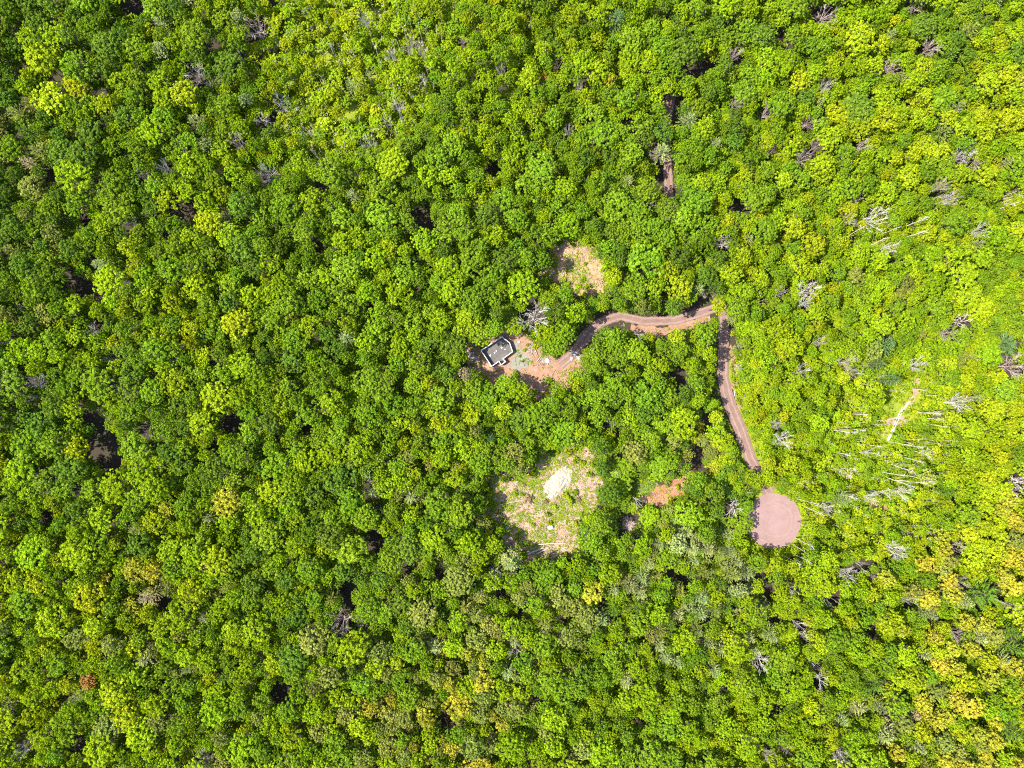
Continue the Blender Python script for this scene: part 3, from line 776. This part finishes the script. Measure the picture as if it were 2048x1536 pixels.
# ------------------------------------------------------------------ build the trees
def place_tree(kind, proto, x, y, rz, s_xy, s_z, color, label, cat, group, mat=None):
    root = empty(kind, (x, y, 0), rz)
    if mat is not None: root.rotation_euler = (R.normal(0, .045), R.normal(0, .045), rz)
    tag(root, label, cat, group)
    for nm, me in (('trunk', proto['trunk_me']), ('crown', proto['crown_me'])):
        if mat is not None:
            key = ('m', nm, mat.name)
            if key not in proto:
                c = me.copy(); c.materials.clear(); c.materials.append(mat); proto[key] = c
            me = proto[key]
        o = bpy.data.objects.new(nm, me)
        COL.objects.link(o)
        o.parent = root
        o.scale = (s_xy, s_xy, s_z)
        o.color = (*color, 1)
    return root

ALLT, ALLV, ALLC, TRK = [], [], [], []
# tree tops capped beside road, circle, clearings and foundation to shorten cast shadows
LOWZ = [(1375,820,1500,960,6.5), (1440,960,1500,1090,7), (1490,1085,1580,1125,4), (1230,925,1350,1045,7), (925,930,1005,1085,10), (890,630,965,730,12.5), (1465,640,1530,940,8)]
CAT = {'broadleaf_tree': 'tree', 'young_tree': 'young tree', 'golden_tree': 'tree', 'pine_tree': 'pine tree'}
for t in trees:
    kind = t['kind']
    own = t.get('single')
    plist = PROTO['mass'] if (not own and kind == 'broadleaf_tree') else PROTO[kind]
    p = plist[int(R.integers(len(plist)))]
    # taller where crowns are broad, low under the canopy
    if kind == 'broadleaf_tree': top = (R.uniform(7, 11) if t['under'] else np.clip(14.0 + 0.17 * (t['r'] - 20) + R.normal(0, 1.0), 10, 19))
    elif kind == 'young_tree': top = R.uniform(4.5, 8)
    elif kind == 'golden_tree': top = R.uniform(12, 16)
    else: top = R.uniform(12, 17) * (0.7 + 0.3 * min(1, t['r'] / 18))
    for lx0, ly0, lx1, ly1, lh in LOWZ:
        if lx0 < t['x'] < lx1 and ly0 < t['y'] < ly1: top = min(top, lh)
    if t['r'] < 13: top *= 0.7
    zc = top * 0.82
    wx, wy, _ = W(t['x'], t['y'], zc)
    rm = t['r'] * (H - zc) / FPX * 1.06
    s = rm / p['R']; sz = top / p['top']
    rz = R.uniform(0, 6.28)
    col = jit(TINT[t['t']])
    if own:
        place_tree(kind, p, wx, wy, rz, s, sz, col, t['label'], CAT[kind], GROUP[kind])
    else:
        c_, s_ = math.cos(rz), math.sin(rz)
        def tf(A):
            B = np.empty_like(A, dtype=np.float32)
            B[:, 0] = (A[:, 0] * c_ - A[:, 1] * s_) * s + wx
            B[:, 1] = (A[:, 0] * s_ + A[:, 1] * c_) * s + wy
            B[:, 2] = A[:, 2] * sz
            return B
        ALLT.append(tf(p['T'])); ALLV.append(p['V'].astype(np.float32)); ALLC.append(np.tile(np.array(col, np.float32), (len(p['V']), 1)))
        TRK.append(tf(p['TR']))
nleaf = sum(len(v) for v in ALLV)
T = np.concatenate(ALLT + TRK); ntr = len(T) // 3
Vv = np.full(ntr, 0.5, np.float32); Vv[:nleaf] = np.concatenate(ALLV)
Cc = np.full((ntr, 3), 0.1, np.float32); Cc[:nleaf] = np.concatenate(ALLC)
mi = np.zeros(ntr, np.int32); mi[nleaf:] = 1
me = mesh_np("forest", T, np.arange(len(T)), 3, {"leaf": Vv}, mi, Cc)
tag(link_mesh("forest", me, [M_LEAF_MASS, M_BARK]), "dense green broadleaf woodland closing between the single trees", kind='stuff')
print("TREES", len(trees), "single", len(single), {k: sum(1 for t in trees if t['kind'] == k) for k in LIMIT}, {k: sum(1 for t in single if t['kind'] == k) for k in LIMIT}, "leaf tris", nleaf)
del ALLT, ALLV, ALLC, TRK, T

# bare trees
WOOD = ["grey", "whitish", "brown-grey"]
items = [dict(x=x, y=y, r=r, w=w, word=WOOD[w]) for x, y, r, w in DEAD]
label_set(items, "bare tree")
special_dead = {(513,58): "fanned brown bare tree in the thin stand near the photo's top edge", (687,1240): "star-shaped brown bare tree in a dark gap low in the forest",
                (292,860): "large pale bare tree among dense crowns right of the dark hole", (1519,1322): "compact white bare snag standing below the pale pines",
                (1645,31): "wide fanned brown bare crown by the photo's top edge", (1068,630): "large whitish bare tree with open limbs above the concrete foundation",
                (1464,1011): "tangled whitish bare tree just left of the round turning circle"}
for it in items:
    if (it['x'], it['y']) in special_dead: it['label'] = special_dead[(it['x'], it['y'])]
    p = PROTO['dead_tree'][1 if it['r'] > 25 else int(R.integers(6))]
    top = R.uniform(14, 17.5) if it['r'] > 10 else R.uniform(7, 10)
    zc = top * 0.74
    wx, wy, _ = W(it['x'], it['y'], zc)
    s = it['r'] * (H - zc) / FPX / p['R'] * 1.0
    place_tree('dead_tree', p, wx, wy, R.uniform(0, 6.28), s, top / p['top'], (1, 1, 1), it['label'], 'dead tree', "bare dead trees scattered through the forest", M_DEADS[it['w']])
items = [dict(x=(a + c) / 2, y=(b + d) / 2, a=a, b=b, c=c, d=d, word="thin") for a, b, c, d in POLES]
label_set(items, "bare birch pole")
for it in items:
    p = PROTO['dead_birch'][int(R.integers(4))]
    rb = math.hypot(it['a'] - 1024, it['b'] - 768); rt = math.hypot(it['c'] - 1024, it['d'] - 768)
    h = min(20.0, max(8.0, H * (1 - rb / max(rt, rb + 1))))
    wx, wy, _ = W(it['a'], it['b'], 0)
    place_tree('dead_birch', p, wx, wy, R.uniform(0, 6.28), R.uniform(0.7, 1.0), h / p['top'], (1, 1, 1), it['label'], 'dead birch', "thin bare birches in the open stand", M_BIRCH)

# shrubs at the edges of the openings and in the clearings
SH = []
rr = random.Random(8)
for poly, n in ((YARD, 26), (ROAD_OPEN, 22), (CIRCLE, 14), (LOT, 30), (UPPER, 14), (DIRT, 8), (SWATH, 8)):
    for _ in range(n):
        i = rr.randrange(len(poly)); x0, y0 = poly[i - 1]; x1, y1 = poly[i]; f = rr.random()
        SH.append((x0 + (x1 - x0) * f + rr.uniform(-4, 4), y0 + (y1 - y0) * f + rr.uniform(-4, 4), rr.uniform(4, 8)))
SH = [s for s in SH if not (970 < s[0] < 1066 and 668 < s[1] < 742) and math.hypot(s[0] - 1547, s[1] - 1042) > 60]
SH += [(1165,560,6),(1158,575,7),(1175,572,6),(1125,560,7),(1170,528,4),(1066,996,3),(1010,1040,7),(1035,1075,8),(1040,1090,7),(1052,1086,6),(1095,1030,6),(1110,1015,7),(1140,1000,8),(1132,990,7),
       (1150,985,7),(1030,985,6),(1045,990,5),(1150,920,7),(1165,925,6),(1100,1046,5),(1066,1050,5),(1140,905,8),(1000,1030,6),(1020,1015,5),(1180,950,7),(1355,975,6),(1045,722,3),(1040,712,3),(1050,700,4),(1056,690,4)]
keep = []
for s in SH:
    rd = min(math.hypot(s[0] - (x0 + (x1 - x0) * f), s[1] - (y0 + (y1 - y0) * f)) for cl in (road_cl, drive_cl) for (x0, y0), (x1, y1) in zip(cl, cl[1:]) for f in (0, .25, .5, .75, 1))
    if rd > 15 + s[2] * 0.6: keep.append(s)
SH = keep
pal = ['lime', 'yellow', 'yellow', 'lush', 'mid', 'olive']
items = []
for x, y, r in SH:
    t = rr.choice(pal); items.append(dict(x=x, y=y, r=r, t=t, word="low " + TWORD[t]))
label_set(items, "shrub")
for it in items:
    p = PROTO['shrub'][int(R.integers(5))]
    wx, wy, _ = W(it['x'], it['y'], 0.6)
    s = it['r'] / 6.0 / p['R']
    place_tree('shrub', p, wx, wy, R.uniform(0, 6.28), s, s * R.uniform(0.8, 1.3), jit(TINT[it['t']]), it['label'], 'shrub', "low shrubs along the openings")

# ------------------------------------------------------------------ ground cover nobody could count
def cover(name, spots, label, size=0.2, per=10):
    """spots: (n,5) world x, y, clump radius, height, tint index"""
    C, N, V, K = [], [], [], []
    for x, y, cr_, h, col in spots:
        n = R.normal(size=(per, 3)); n[:, 2] = np.abs(n[:, 2]) + 0.4; n = unit(n)
        c = np.array([x, y, 0.05]) + n * np.array([cr_, cr_, h]) * R.uniform(0.5, 1, (per, 1))
        C.append(c); N.append(unit(n + R.normal(0, .5, n.shape))); V.append(np.clip(R.normal(.5, .2, per), 0, 1)); K.append(np.tile(col, (per, 1)))
    C = np.concatenate(C); N = np.concatenate(N); V = np.concatenate(V); K = np.concatenate(K)
    T_ = leaf_tris(C, N, size * R.uniform(.7, 1.4, len(C)), R)
    T_[:, 2] = np.maximum(T_[:, 2], 0.27)
    me_ = mesh_np(name, T_, np.arange(len(T_)), 3, {"leaf": V}, None, K)
    return tag(link_mesh(name, me_, [M_GRASS]), label, kind='stuff')

def rand_in(poly, n):
    xs = [p[0] for p in poly]; ys = [p[1] for p in poly]; out = []
    while len(out) < n:
        x = rr.uniform(min(xs), max(xs)); y = rr.uniform(min(ys), max(ys))
        if in_poly(x, y, poly): out.append((x, y))
    return out
def vnoise(x, y, s, seed=0):
    f = lambda a, b: (math.sin(a * 127.1 + b * 311.7 + seed * 17.3) * 43758.5453) % 1.0
    x /= s; y /= s; ix, iy = math.floor(x), math.floor(y); fx, fy = x - ix, y - iy
    fx = fx * fx * (3 - 2 * fx); fy = fy * fy * (3 - 2 * fy)
    return (f(ix, iy) * (1 - fx) + f(ix + 1, iy) * fx) * (1 - fy) + (f(ix, iy + 1) * (1 - fx) + f(ix + 1, iy + 1) * fx) * fy
def on_road(x, y, m=15):
    if math.hypot(x - 1547, y - 1042) < 57: return True
    return any(math.hypot(x - (x0 + (x1 - x0) * f), y - (y0 + (y1 - y0) * f)) < m for cl in (road_cl, drive_cl) for (x0, y0), (x1, y1) in zip(cl, cl[1:]) for f in (0, .25, .5, .75, 1))
sp = []
for poly, n in ((MEADOW_A, 11000), (MEADOW_CORE, 7000), (MEADOW_B, 9000), (MEADOW_C, 3000)):
    for x, y in rand_in(poly, n):
        if on_road(x, y): continue
        v = vnoise(x, y, 26)
        if in_poly(x, y, SWATH) and rr.random() < .8: continue
        if v < 0.2: continue
        c = TINT['yellow'] if v > 0.6 and rr.random() < .7 else TINT['lime'] if rr.random() < .7 else TINT['mid']
        wx, wy, _ = W(x, y, 0)
        sp.append((wx, wy, rr.uniform(.3, .8), rr.uniform(.3, 2.2), jit(c)))
for poly, n in ((YARD, 900), (ROAD_OPEN, 900), (CIRCLE, 700), (LOT, 1100), (UPPER, 600), (DIRT, 700), (HOLLOW, 60)):
    big = grow(poly, 22)
    for x, y in rand_in(big, n):
        if in_poly(x, y, poly) or on_road(x, y, 14) or (958 < x < 1032 and 664 < y < 738): continue
        c = TINT[rr.choice(['mid', 'lime', 'mid', 'yellow', 'deep'])]
        wx, wy, _ = W(x, y, 0)
        sp.append((wx, wy, rr.uniform(.3, .8), rr.uniform(.3, 1.0), jit(c)))
for x, y in rand_in([(1245,950),(1303,945),(1314,972),(1296,990),(1252,990)], 420):
    wx, wy, _ = W(x, y, 0); sp.append((wx, wy, rr.uniform(.2, .5), rr.uniform(.15, .4), jit(TINT[rr.choice(['mid', 'lime', 'deep'])])))
cover("undergrowth", sp, "bright yellow-green undergrowth below the thin stands of bare poles", 0.25, 9)
sp = []
for poly, n, thr in ((grow(LOT, 8), 12000, .465), (grow(UPPER, 6), 3000, .54), (YARD, 2300, .56), (grow(DIRT, 8), 500, .68)):
    for x, y in rand_in(poly, n):
        if on_road(x, y, 14) or (965 < x < 1030 and 668 < y < 735) : continue
        if abs((x - 1116) * 0.56 + (y - 966) * 0.83) < 38 and abs((x - 1116) * 0.83 - (y - 966) * 0.56) < 0: pass
        v = 0.38 * vnoise(x, y, 22, 3) + 0.32 * vnoise(x, y, 7, 4) + 0.30 * rr.random()
        if v < thr: continue
        c = TINT['yellow'] if rr.random() < .35 else TINT['lime'] if rr.random() < .6 else TINT['mid']
        wx, wy, _ = W(x, y, 0)
        sp.append((wx, wy, rr.uniform(.15, .45), rr.uniform(.2, .5), jit(c)))
cover("weeds", sp, "patches of green weeds over the cleared tan soil", 0.14, 9)

def sticks(name, spots, label, mat, r=(0.03, 0.07), ln=(0.5, 1.8), lift=0.35):
    T_ = []
    for x, y, a, z in spots:
        L = rr.uniform(*ln); q = rr.uniform(*r)
        d = np.array([math.cos(a), math.sin(a), rr.uniform(-.12, .12)])
        c = np.array([x, y, z + 0.3])
        T_.append(tube(c - d * L / 2, c + d * L / 2, q, q * .6, 3))
    T_ = np.concatenate(T_)
    me_ = mesh_np(name, T_, np.arange(len(T_)), 3)
    return tag(link_mesh(name, me_, [mat]), label, kind='stuff')
T_ = []
for poly, n in ((MEADOW_A, 260), (MEADOW_CORE, 110), (MEADOW_B, 80), (MEADOW_C, 80)):
    for x, y in rand_in(poly, n):
        if on_road(x, y, 16) or in_poly(x, y, grow(SWATH, 12)): continue
        wx, wy, _ = W(x, y, 0)
        h = rr.uniform(5, 11); tx, ty = rr.gauss(0, .05) * h, rr.gauss(0, .05) * h
        T_.append(tube((wx, wy, 0.3), (wx + tx, wy + ty, h), rr.uniform(.06, .10), .03, 3))
        for _k in range(rr.randrange(2, 6)):
            f = rr.uniform(.55, 1); a = rr.uniform(0, 6.28); L = rr.uniform(.4, 1.1)
            p0 = np.array([wx + tx * f, wy + ty * f, h * f])
            T_.append(tube(p0, p0 + np.array([math.cos(a) * L, math.sin(a) * L, L * .9]), .035, .02, 3))
T_ = np.concatenate(T_)
tag(link_mesh("bare_stems", mesh_np("bare_stems", T_, np.arange(len(T_)), 3), [M_BIRCH]), "thin pale bare stems standing among the yellow-green young growth", kind='stuff')
sp = []
for poly, n in ((LOT, 1700), (UPPER, 600), (DIRT, 200), (YARD, 160), (BRUSH, 10)):
    for x, y in rand_in(poly, n):
        if on_road(x, y, 15): continue
        if 965 < x < 1030 and 668 < y < 735: continue
        wx, wy, _ = W(x, y, 0); sp.append((wx, wy, rr.uniform(0, 6.28), 0.0))
sticks("woody_debris", sp, "tan twigs and slash littering the cleared ground", M_TWIG)
for cx_, cy_, rx, ry, n, nm in ((1693, 943, 19, 15, 330, "pinkish brown"), (1256, 1046, 11, 13, 120, "dark shaded"), (1062, 700, 7, 9, 60, "tan"), (1088, 722, 12, 5, 60, "pale")):
    sp = []
    for _ in range(n):
        a = rr.uniform(0, 6.28); f = math.sqrt(rr.random())
        wx, wy, _ = W(cx_ + math.cos(a) * rx * f, cy_ + math.sin(a) * ry * f, 0)
        sp.append((wx, wy, rr.uniform(0, 6.28), (1 - f) * 0.9 * rr.random()))
    sticks("brush", sp, f"{nm} tangle of cut brush lying on the ground", M_DEADS[2] if n > 100 else M_TWIG, (0.04, 0.09), (1.0, 2.6))

# ------------------------------------------------------------------ house foundation
FND = [(1004.2,672.2),(1008.6,676.6),(1019.6,684.7),(1026.1,703.7),(1007.1,717.6),(1012.2,723.5),(1002,730.8),(997.6,723.5),(983,733.7),(961,700.8)]
WALL_H, WALL_T = 2.1, 0.25
fp = [W(x, y, WALL_H)[:2] for x, y in FND]
fcx = sum(p[0] for p in fp) / len(fp); fcy = sum(p[1] for p in fp) / len(fp)
froot = empty("house_foundation", (fcx, fcy, 0))
tag(froot, "unroofed pale concrete foundation walls around a grey floor in the forest clearing", "foundation")
n = len(fp)
def inner(pts, t):
    out = []
    for i in range(len(pts)):
        p0 = Vector(pts[i - 1]); p1 = Vector(pts[i]); p2 = Vector(pts[(i + 1) % len(pts)])
        d1 = (p1 - p0).normalized(); d2 = (p2 - p1).normalized()
        n1 = Vector((d1.y, -d1.x)); n2 = Vector((d2.y, -d2.x))
        b = n1 + n2; b = b / max(0.4, b.length_squared) * 2
        out.append(p1 + b * t)
    return out
area = sum(fp[i - 1][0] * fp[i][1] - fp[i][0] * fp[i - 1][1] for i in range(n))
inn = inner(fp, WALL_T if area < 0 else -WALL_T)
for i in range(n):
    j = (i + 1) % n
    q = [(fp[i][0], fp[i][1]), (fp[j][0], fp[j][1]), (inn[j].x, inn[j].y), (inn[i].x, inn[i].y)]
    vs = [(x - fcx, y - fcy, z) for z in (0.0, WALL_H) for x, y in q]
    fs = [(3, 2, 1, 0), (4, 5, 6, 7), (0, 1, 5, 4), (2, 3, 7, 6), (1, 2, 6, 5), (3, 0, 4, 7)]
    m_ = bpy.data.meshes.new("foundation_wall"); m_.from_pydata(vs, [], fs); m_.update()
    link_mesh("wall", m_, [M_CONC], froot)
bm = bmesh.new()
f = bm.faces.new([bm.verts.new((p.x - fcx, p.y - fcy, 0.24)) for p in inn])
f.normal_update()
if f.normal.z < 0: f.normal_flip()
bmesh.ops.triangulate(bm, faces=[f])
m_ = bpy.data.meshes.new("foundation_floor"); bm.to_mesh(m_); bm.free()
link_mesh("floor_slab", m_, [M_SLAB], froot)

# ------------------------------------------------------------------ rocks, logs, stumps, woodchip mound
def rock(name, x, y, size, mat, label, group=None, flat=0.6, seed=0, z=0.1):
    bm = bmesh.new()
    bmesh.ops.create_icosphere(bm, subdivisions=2, radius=1)
    rg = random.Random(seed)
    ax = [Vector((rg.uniform(-1, 1), rg.uniform(-1, 1), rg.uniform(-1, 1))).normalized() for _ in range(7)]
    hs = [rg.uniform(.62, .92) for _ in ax]
    for v in bm.verts:
        for a_, h_ in zip(ax, hs):
            d = v.co.dot(a_)
            if d > h_: v.co -= a_ * (d - h_)
        v.co.z *= flat
        v.co *= size
    me_ = bpy.data.meshes.new(name); bm.to_mesh(me_); bm.free()
    wx, wy, _ = W(x, y, 0)
    o = link_mesh(name, me_, [mat], loc=(wx, wy, z + size * flat * 0.4))
    o.rotation_euler = (0, 0, rg.uniform(0, 6))
    return tag(o, label, "rock", group)
rg = random.Random(21)
for k in range(11):
    rock("boulder", 1150 + rg.uniform(-9, 9), 712 + rg.uniform(-6, 8), rg.uniform(.35, .8), M_ROCK, "grey boulder in the heap where the drive meets the yard", "grey boulders heaped by the drive", seed=k)
for k in range(9):
    rock("boulder", 946 + rg.uniform(-9, 9), 713 + rg.uniform(-7, 8), rg.uniform(.3, .7), M_ROCK, "grey boulder in the shaded heap beside the foundation wall", "grey boulders beside the foundation", seed=30 + k)
rock("boulder", 1095, 721, .9, M_WHITE, "white boulder at the tree edge right of the gravel pad", seed=51)
rock("boulder", 1038, 684, .45, M_WHITE, "small white stone at the top edge of the yard", seed=52)
rock("boulder", 1101, 1054, 1.0, M_WHITE, "lone white angular boulder low in the big cleared lot", seed=53, flat=.8)
for k, (x, y, s, w) in enumerate([(1003.5,695,.38,"nearest the angled wall corner"), (993,702,.3,"in the middle of the floor"), (989.5,705.5,.3,"just left of the middle one"), (981,711,.36,"closest to the long left wall"), (1010,699,.25,"closest to the right wall")]):
    rock("stone", x, y, s, M_WHITE, f"white stone on the foundation floor, {w}", seed=60 + k, z=.26)

def log(name, x0, y0, x1, y1, r, mat, label, group=None, z=0.3, cat="log"):
    a = Vector(W(x0, y0, 0)); b = Vector(W(x1, y1, 0))
    a.z = z + r; b.z = z + r
    d = b - a; L = d.length
    rg2 = random.Random(int(x0 * 7 + y0))
    bm = bmesh.new()
    seg, sides = 8, 8
    rings = []
    for i in range(seg + 1):
        f = i / seg; rr_ = r * (1 - .35 * f)
        off = math.sin(f * 3.1) * L * 0.012 * rg2.uniform(.6, 1.4)
        rings.append([bm.verts.new((f * L, math.cos(2 * math.pi * k / sides) * rr_ + off, math.sin(2 * math.pi * k / sides) * rr_)) for k in range(sides)])
    for i in range(seg):
        for k in range(sides):
            bm.faces.new((rings[i][k], rings[i][(k + 1) % sides], rings[i + 1][(k + 1) % sides], rings[i + 1][k]))
    bm.faces.new(rings[0]); bm.faces.new(rings[-1][::-1])
    bmesh.ops.recalc_face_normals(bm, faces=bm.faces)
    me_ = bpy.data.meshes.new(name); bm.to_mesh(me_); bm.free()
    o = link_mesh(name, me_, [mat], loc=a)
    o.rotation_euler = d.to_track_quat('X', 'Z').to_euler()
    return tag(o, label, cat, group)
log("log", 1076,1088,1131,1086,.22,M_LOG,"long pale log lying level along the bottom of the cleared lot")
log("log", 1050,1110,1087,1095,.36,M_LOG,"thick weathered log slanting in shade below the cleared lot")
log("log", 1074,1107,1097,1095,.26,M_LOG,"shorter log beside the thick slanting one in shade")
log("log", 1121,1098,1136,1093,.18,M_LOG,"short log end at the lot's lower corner by the pale log")
log("log", 996,1010,1048,1000,.12,M_LOG,"thin pale pole lying across the left of the cleared lot")
log("log", 996,944,1026,958,.12,M_LOG,"thin pole lying in shade at the lot's upper left")
log("log", 1189,534,1205,536,.16,M_LOG,"small grey log on the right side of the upper clearing")
log("log", 1129,498,1144,506,.16,M_LOG,"small tan log in the shade of the upper clearing")
log("log", 1128,505,1138,512,.13,M_LOG,"shortest tan log beside another in the upper clearing's shade")
log("log", 1066,690,1075,712,.14,M_LOG,"thin log at the tree edge right of the gravel pad")
log("log", 1073,724,1082,712,.14,M_LOG,"crooked log near the white boulder by the yard")
for k, (a, b, c, d, w) in enumerate([(1772,884,1800,820,"leftmost"), (1775,882,1803,814,"second from left"), (1777,879,1801,826,"middle"), (1780,874,1806,818,"second from right"), (1783,868,1804,822,"rightmost"),
                                     (1800,824,1826,790,"upper short one"), (1806,820,1820,802,"upper right one")]):
    log("fallen_birch", a, b, c, d, .13 if k < 5 else .10, M_BIRCH, f"whitish fallen birch trunk in the sunny swath, {w} of its bundle", "fallen birches in the sunny swath", z=.3 + .12 * (k % 3), cat="fallen trunk")
log("fallen_birch", 1764, 916, 1793, 902, .14, M_BIRCH, "lone fallen birch slanting just below the bundle of trunks", z=.3, cat="fallen trunk")
log("fallen_birch", 595,54,630,54,.16,M_BIRCH,"pale fallen trunk lying level in the top thin stand",z=.3,cat="fallen trunk")
log("fallen_birch", 650,45,660,78,.16,M_LOG,"tan fallen trunk pointing down in the top thin stand",z=.3,cat="fallen trunk")

def plank(x0, y0, x1, y1, w, label):
    a = Vector(W(x0, y0, 0)); b = Vector(W(x1, y1, 0)); d = b - a
    bm = bmesh.new()
    bmesh.ops.create_cube(bm, size=1)
    for v in bm.verts: v.co = Vector((v.co.x * d.length, v.co.y * w, v.co.z * .12))
    bmesh.ops.bevel(bm, geom=list(bm.edges), offset=.02, segments=1, affect='EDGES')
    me_ = bpy.data.meshes.new("plank"); bm.to_mesh(me_); bm.free()
    o = link_mesh("plank", me_, [M_CONC], loc=(a + b) / 2 + Vector((0, 0, .4)))
    o.rotation_euler = (0, 0, math.atan2(d.y, d.x))
    tag(o, label, "plank", "pale planks beside the road")
plank(1467.5, 782, 1468.5, 792.5, .22, "pale plank beside the gravel road, the one closer to it")
plank(1471, 783, 1472, 793.5, .26, "pale plank beside the gravel road, the one farther out")

def stump(x, y, s, label):
    root = empty("stump", (*W(x, y, 0)[:2], 0.1))
    tag(root, label, "stump")
    rg3 = np.random.default_rng(int(x))
    T_ = [tube((0, 0, 0), (0, 0, .8 * s), .6 * s, .45 * s, 9)]
    ring = [(math.cos(a) * .45 * s, math.sin(a) * .45 * s, .8 * s) for a in np.linspace(0, 2 * math.pi, 9, endpoint=False)]
    for i in range(9): T_.append(np.array([(0, 0, .84 * s), ring[i], ring[(i + 1) % 9]]))
    me_ = tri_mesh("stump_butt", np.concatenate(T_)); link_mesh("butt", me_, [M_STUMP], root)
    for k in range(7):
        a = k * .9 + rg3.uniform(-.3, .3); L = s * rg3.uniform(.9, 1.7)
        p1 = (math.cos(a) * .9 * s, math.sin(a) * .9 * s, .45 * s); p2 = (math.cos(a + .3) * (L + .4 * s), math.sin(a + .3) * (L + .4 * s), .1)
        me_ = tri_mesh("stump_root", np.concatenate([tube((0, 0, .4 * s), p1, .2 * s, .14 * s, 5), tube(p1, p2, .14 * s, .04 * s, 5)]))
        link_mesh("root", me_, [M_STUMP], root)
stump(1059, 997, 1.3, "dark brown upturned stump left of the woodchip mound")
stump(1158, 998, .9, "dark stump on the right side of the cleared lot")
stump(1092, 1002, .9, "dark stump touching the woodchip mound's lower tip")
stump(1049, 969, .7, "small dark stump at the lot's upper shaded edge")

def mound(label):
    nx, ny = 64, 32
    L_, W_ = 13.5, 7.0
    vs, fs = [], []
    for j in range(ny + 1):
        for i in range(nx + 1):
            u = (i / nx - .5) * 2; v = (j / ny - .5) * 2
            rim = .97 + .28 * (vnoise(u * 5 + 9, v * 5 + 3, 1.0, 5) - .5)
            e = (abs(u) ** 2.2 + abs(v) ** 2.2) ** (1 / 2.2) / rim
            h = max(0, 1 - e ** 2.2) * 1.0
            dip = math.exp(-(((u + .42) / .22) ** 2 + ((v - .05) / .38) ** 2)) * .75 + math.exp(-(((u - .35) / .3) ** 2 + ((v + .35) / .16) ** 2)) * .4
            h = max(0, h - dip * .8) + .34 * (vnoise(u * 12, v * 7, 1.0, 7) - .5) * min(1, h * 3)
            h += .2 * (vnoise(u * 40, v * 22, 1.0, 8) - .5) * min(1, h * 3)
            vs.append((u * L_ / 2, v * W_ / 2, h - (.4 if e > 1 else 0)))
    for j in range(ny):
        for i in range(nx):
            a = j * (nx + 1) + i; fs.append((a, a + 1, a + nx + 2, a + nx + 1))
    me_ = bpy.data.meshes.new("woodchip_mound"); me_.from_pydata(vs, [], fs); me_.update()
    o = link_mesh("woodchip_mound", me_, [M_CHIP], loc=(*W(1116, 965, 0)[:2], 0.12))
    o.rotation_euler = (0, 0, math.radians(50))
    tag(o, label, "mound")
mound("cream-coloured woodchip mound in the middle of the big cleared lot")
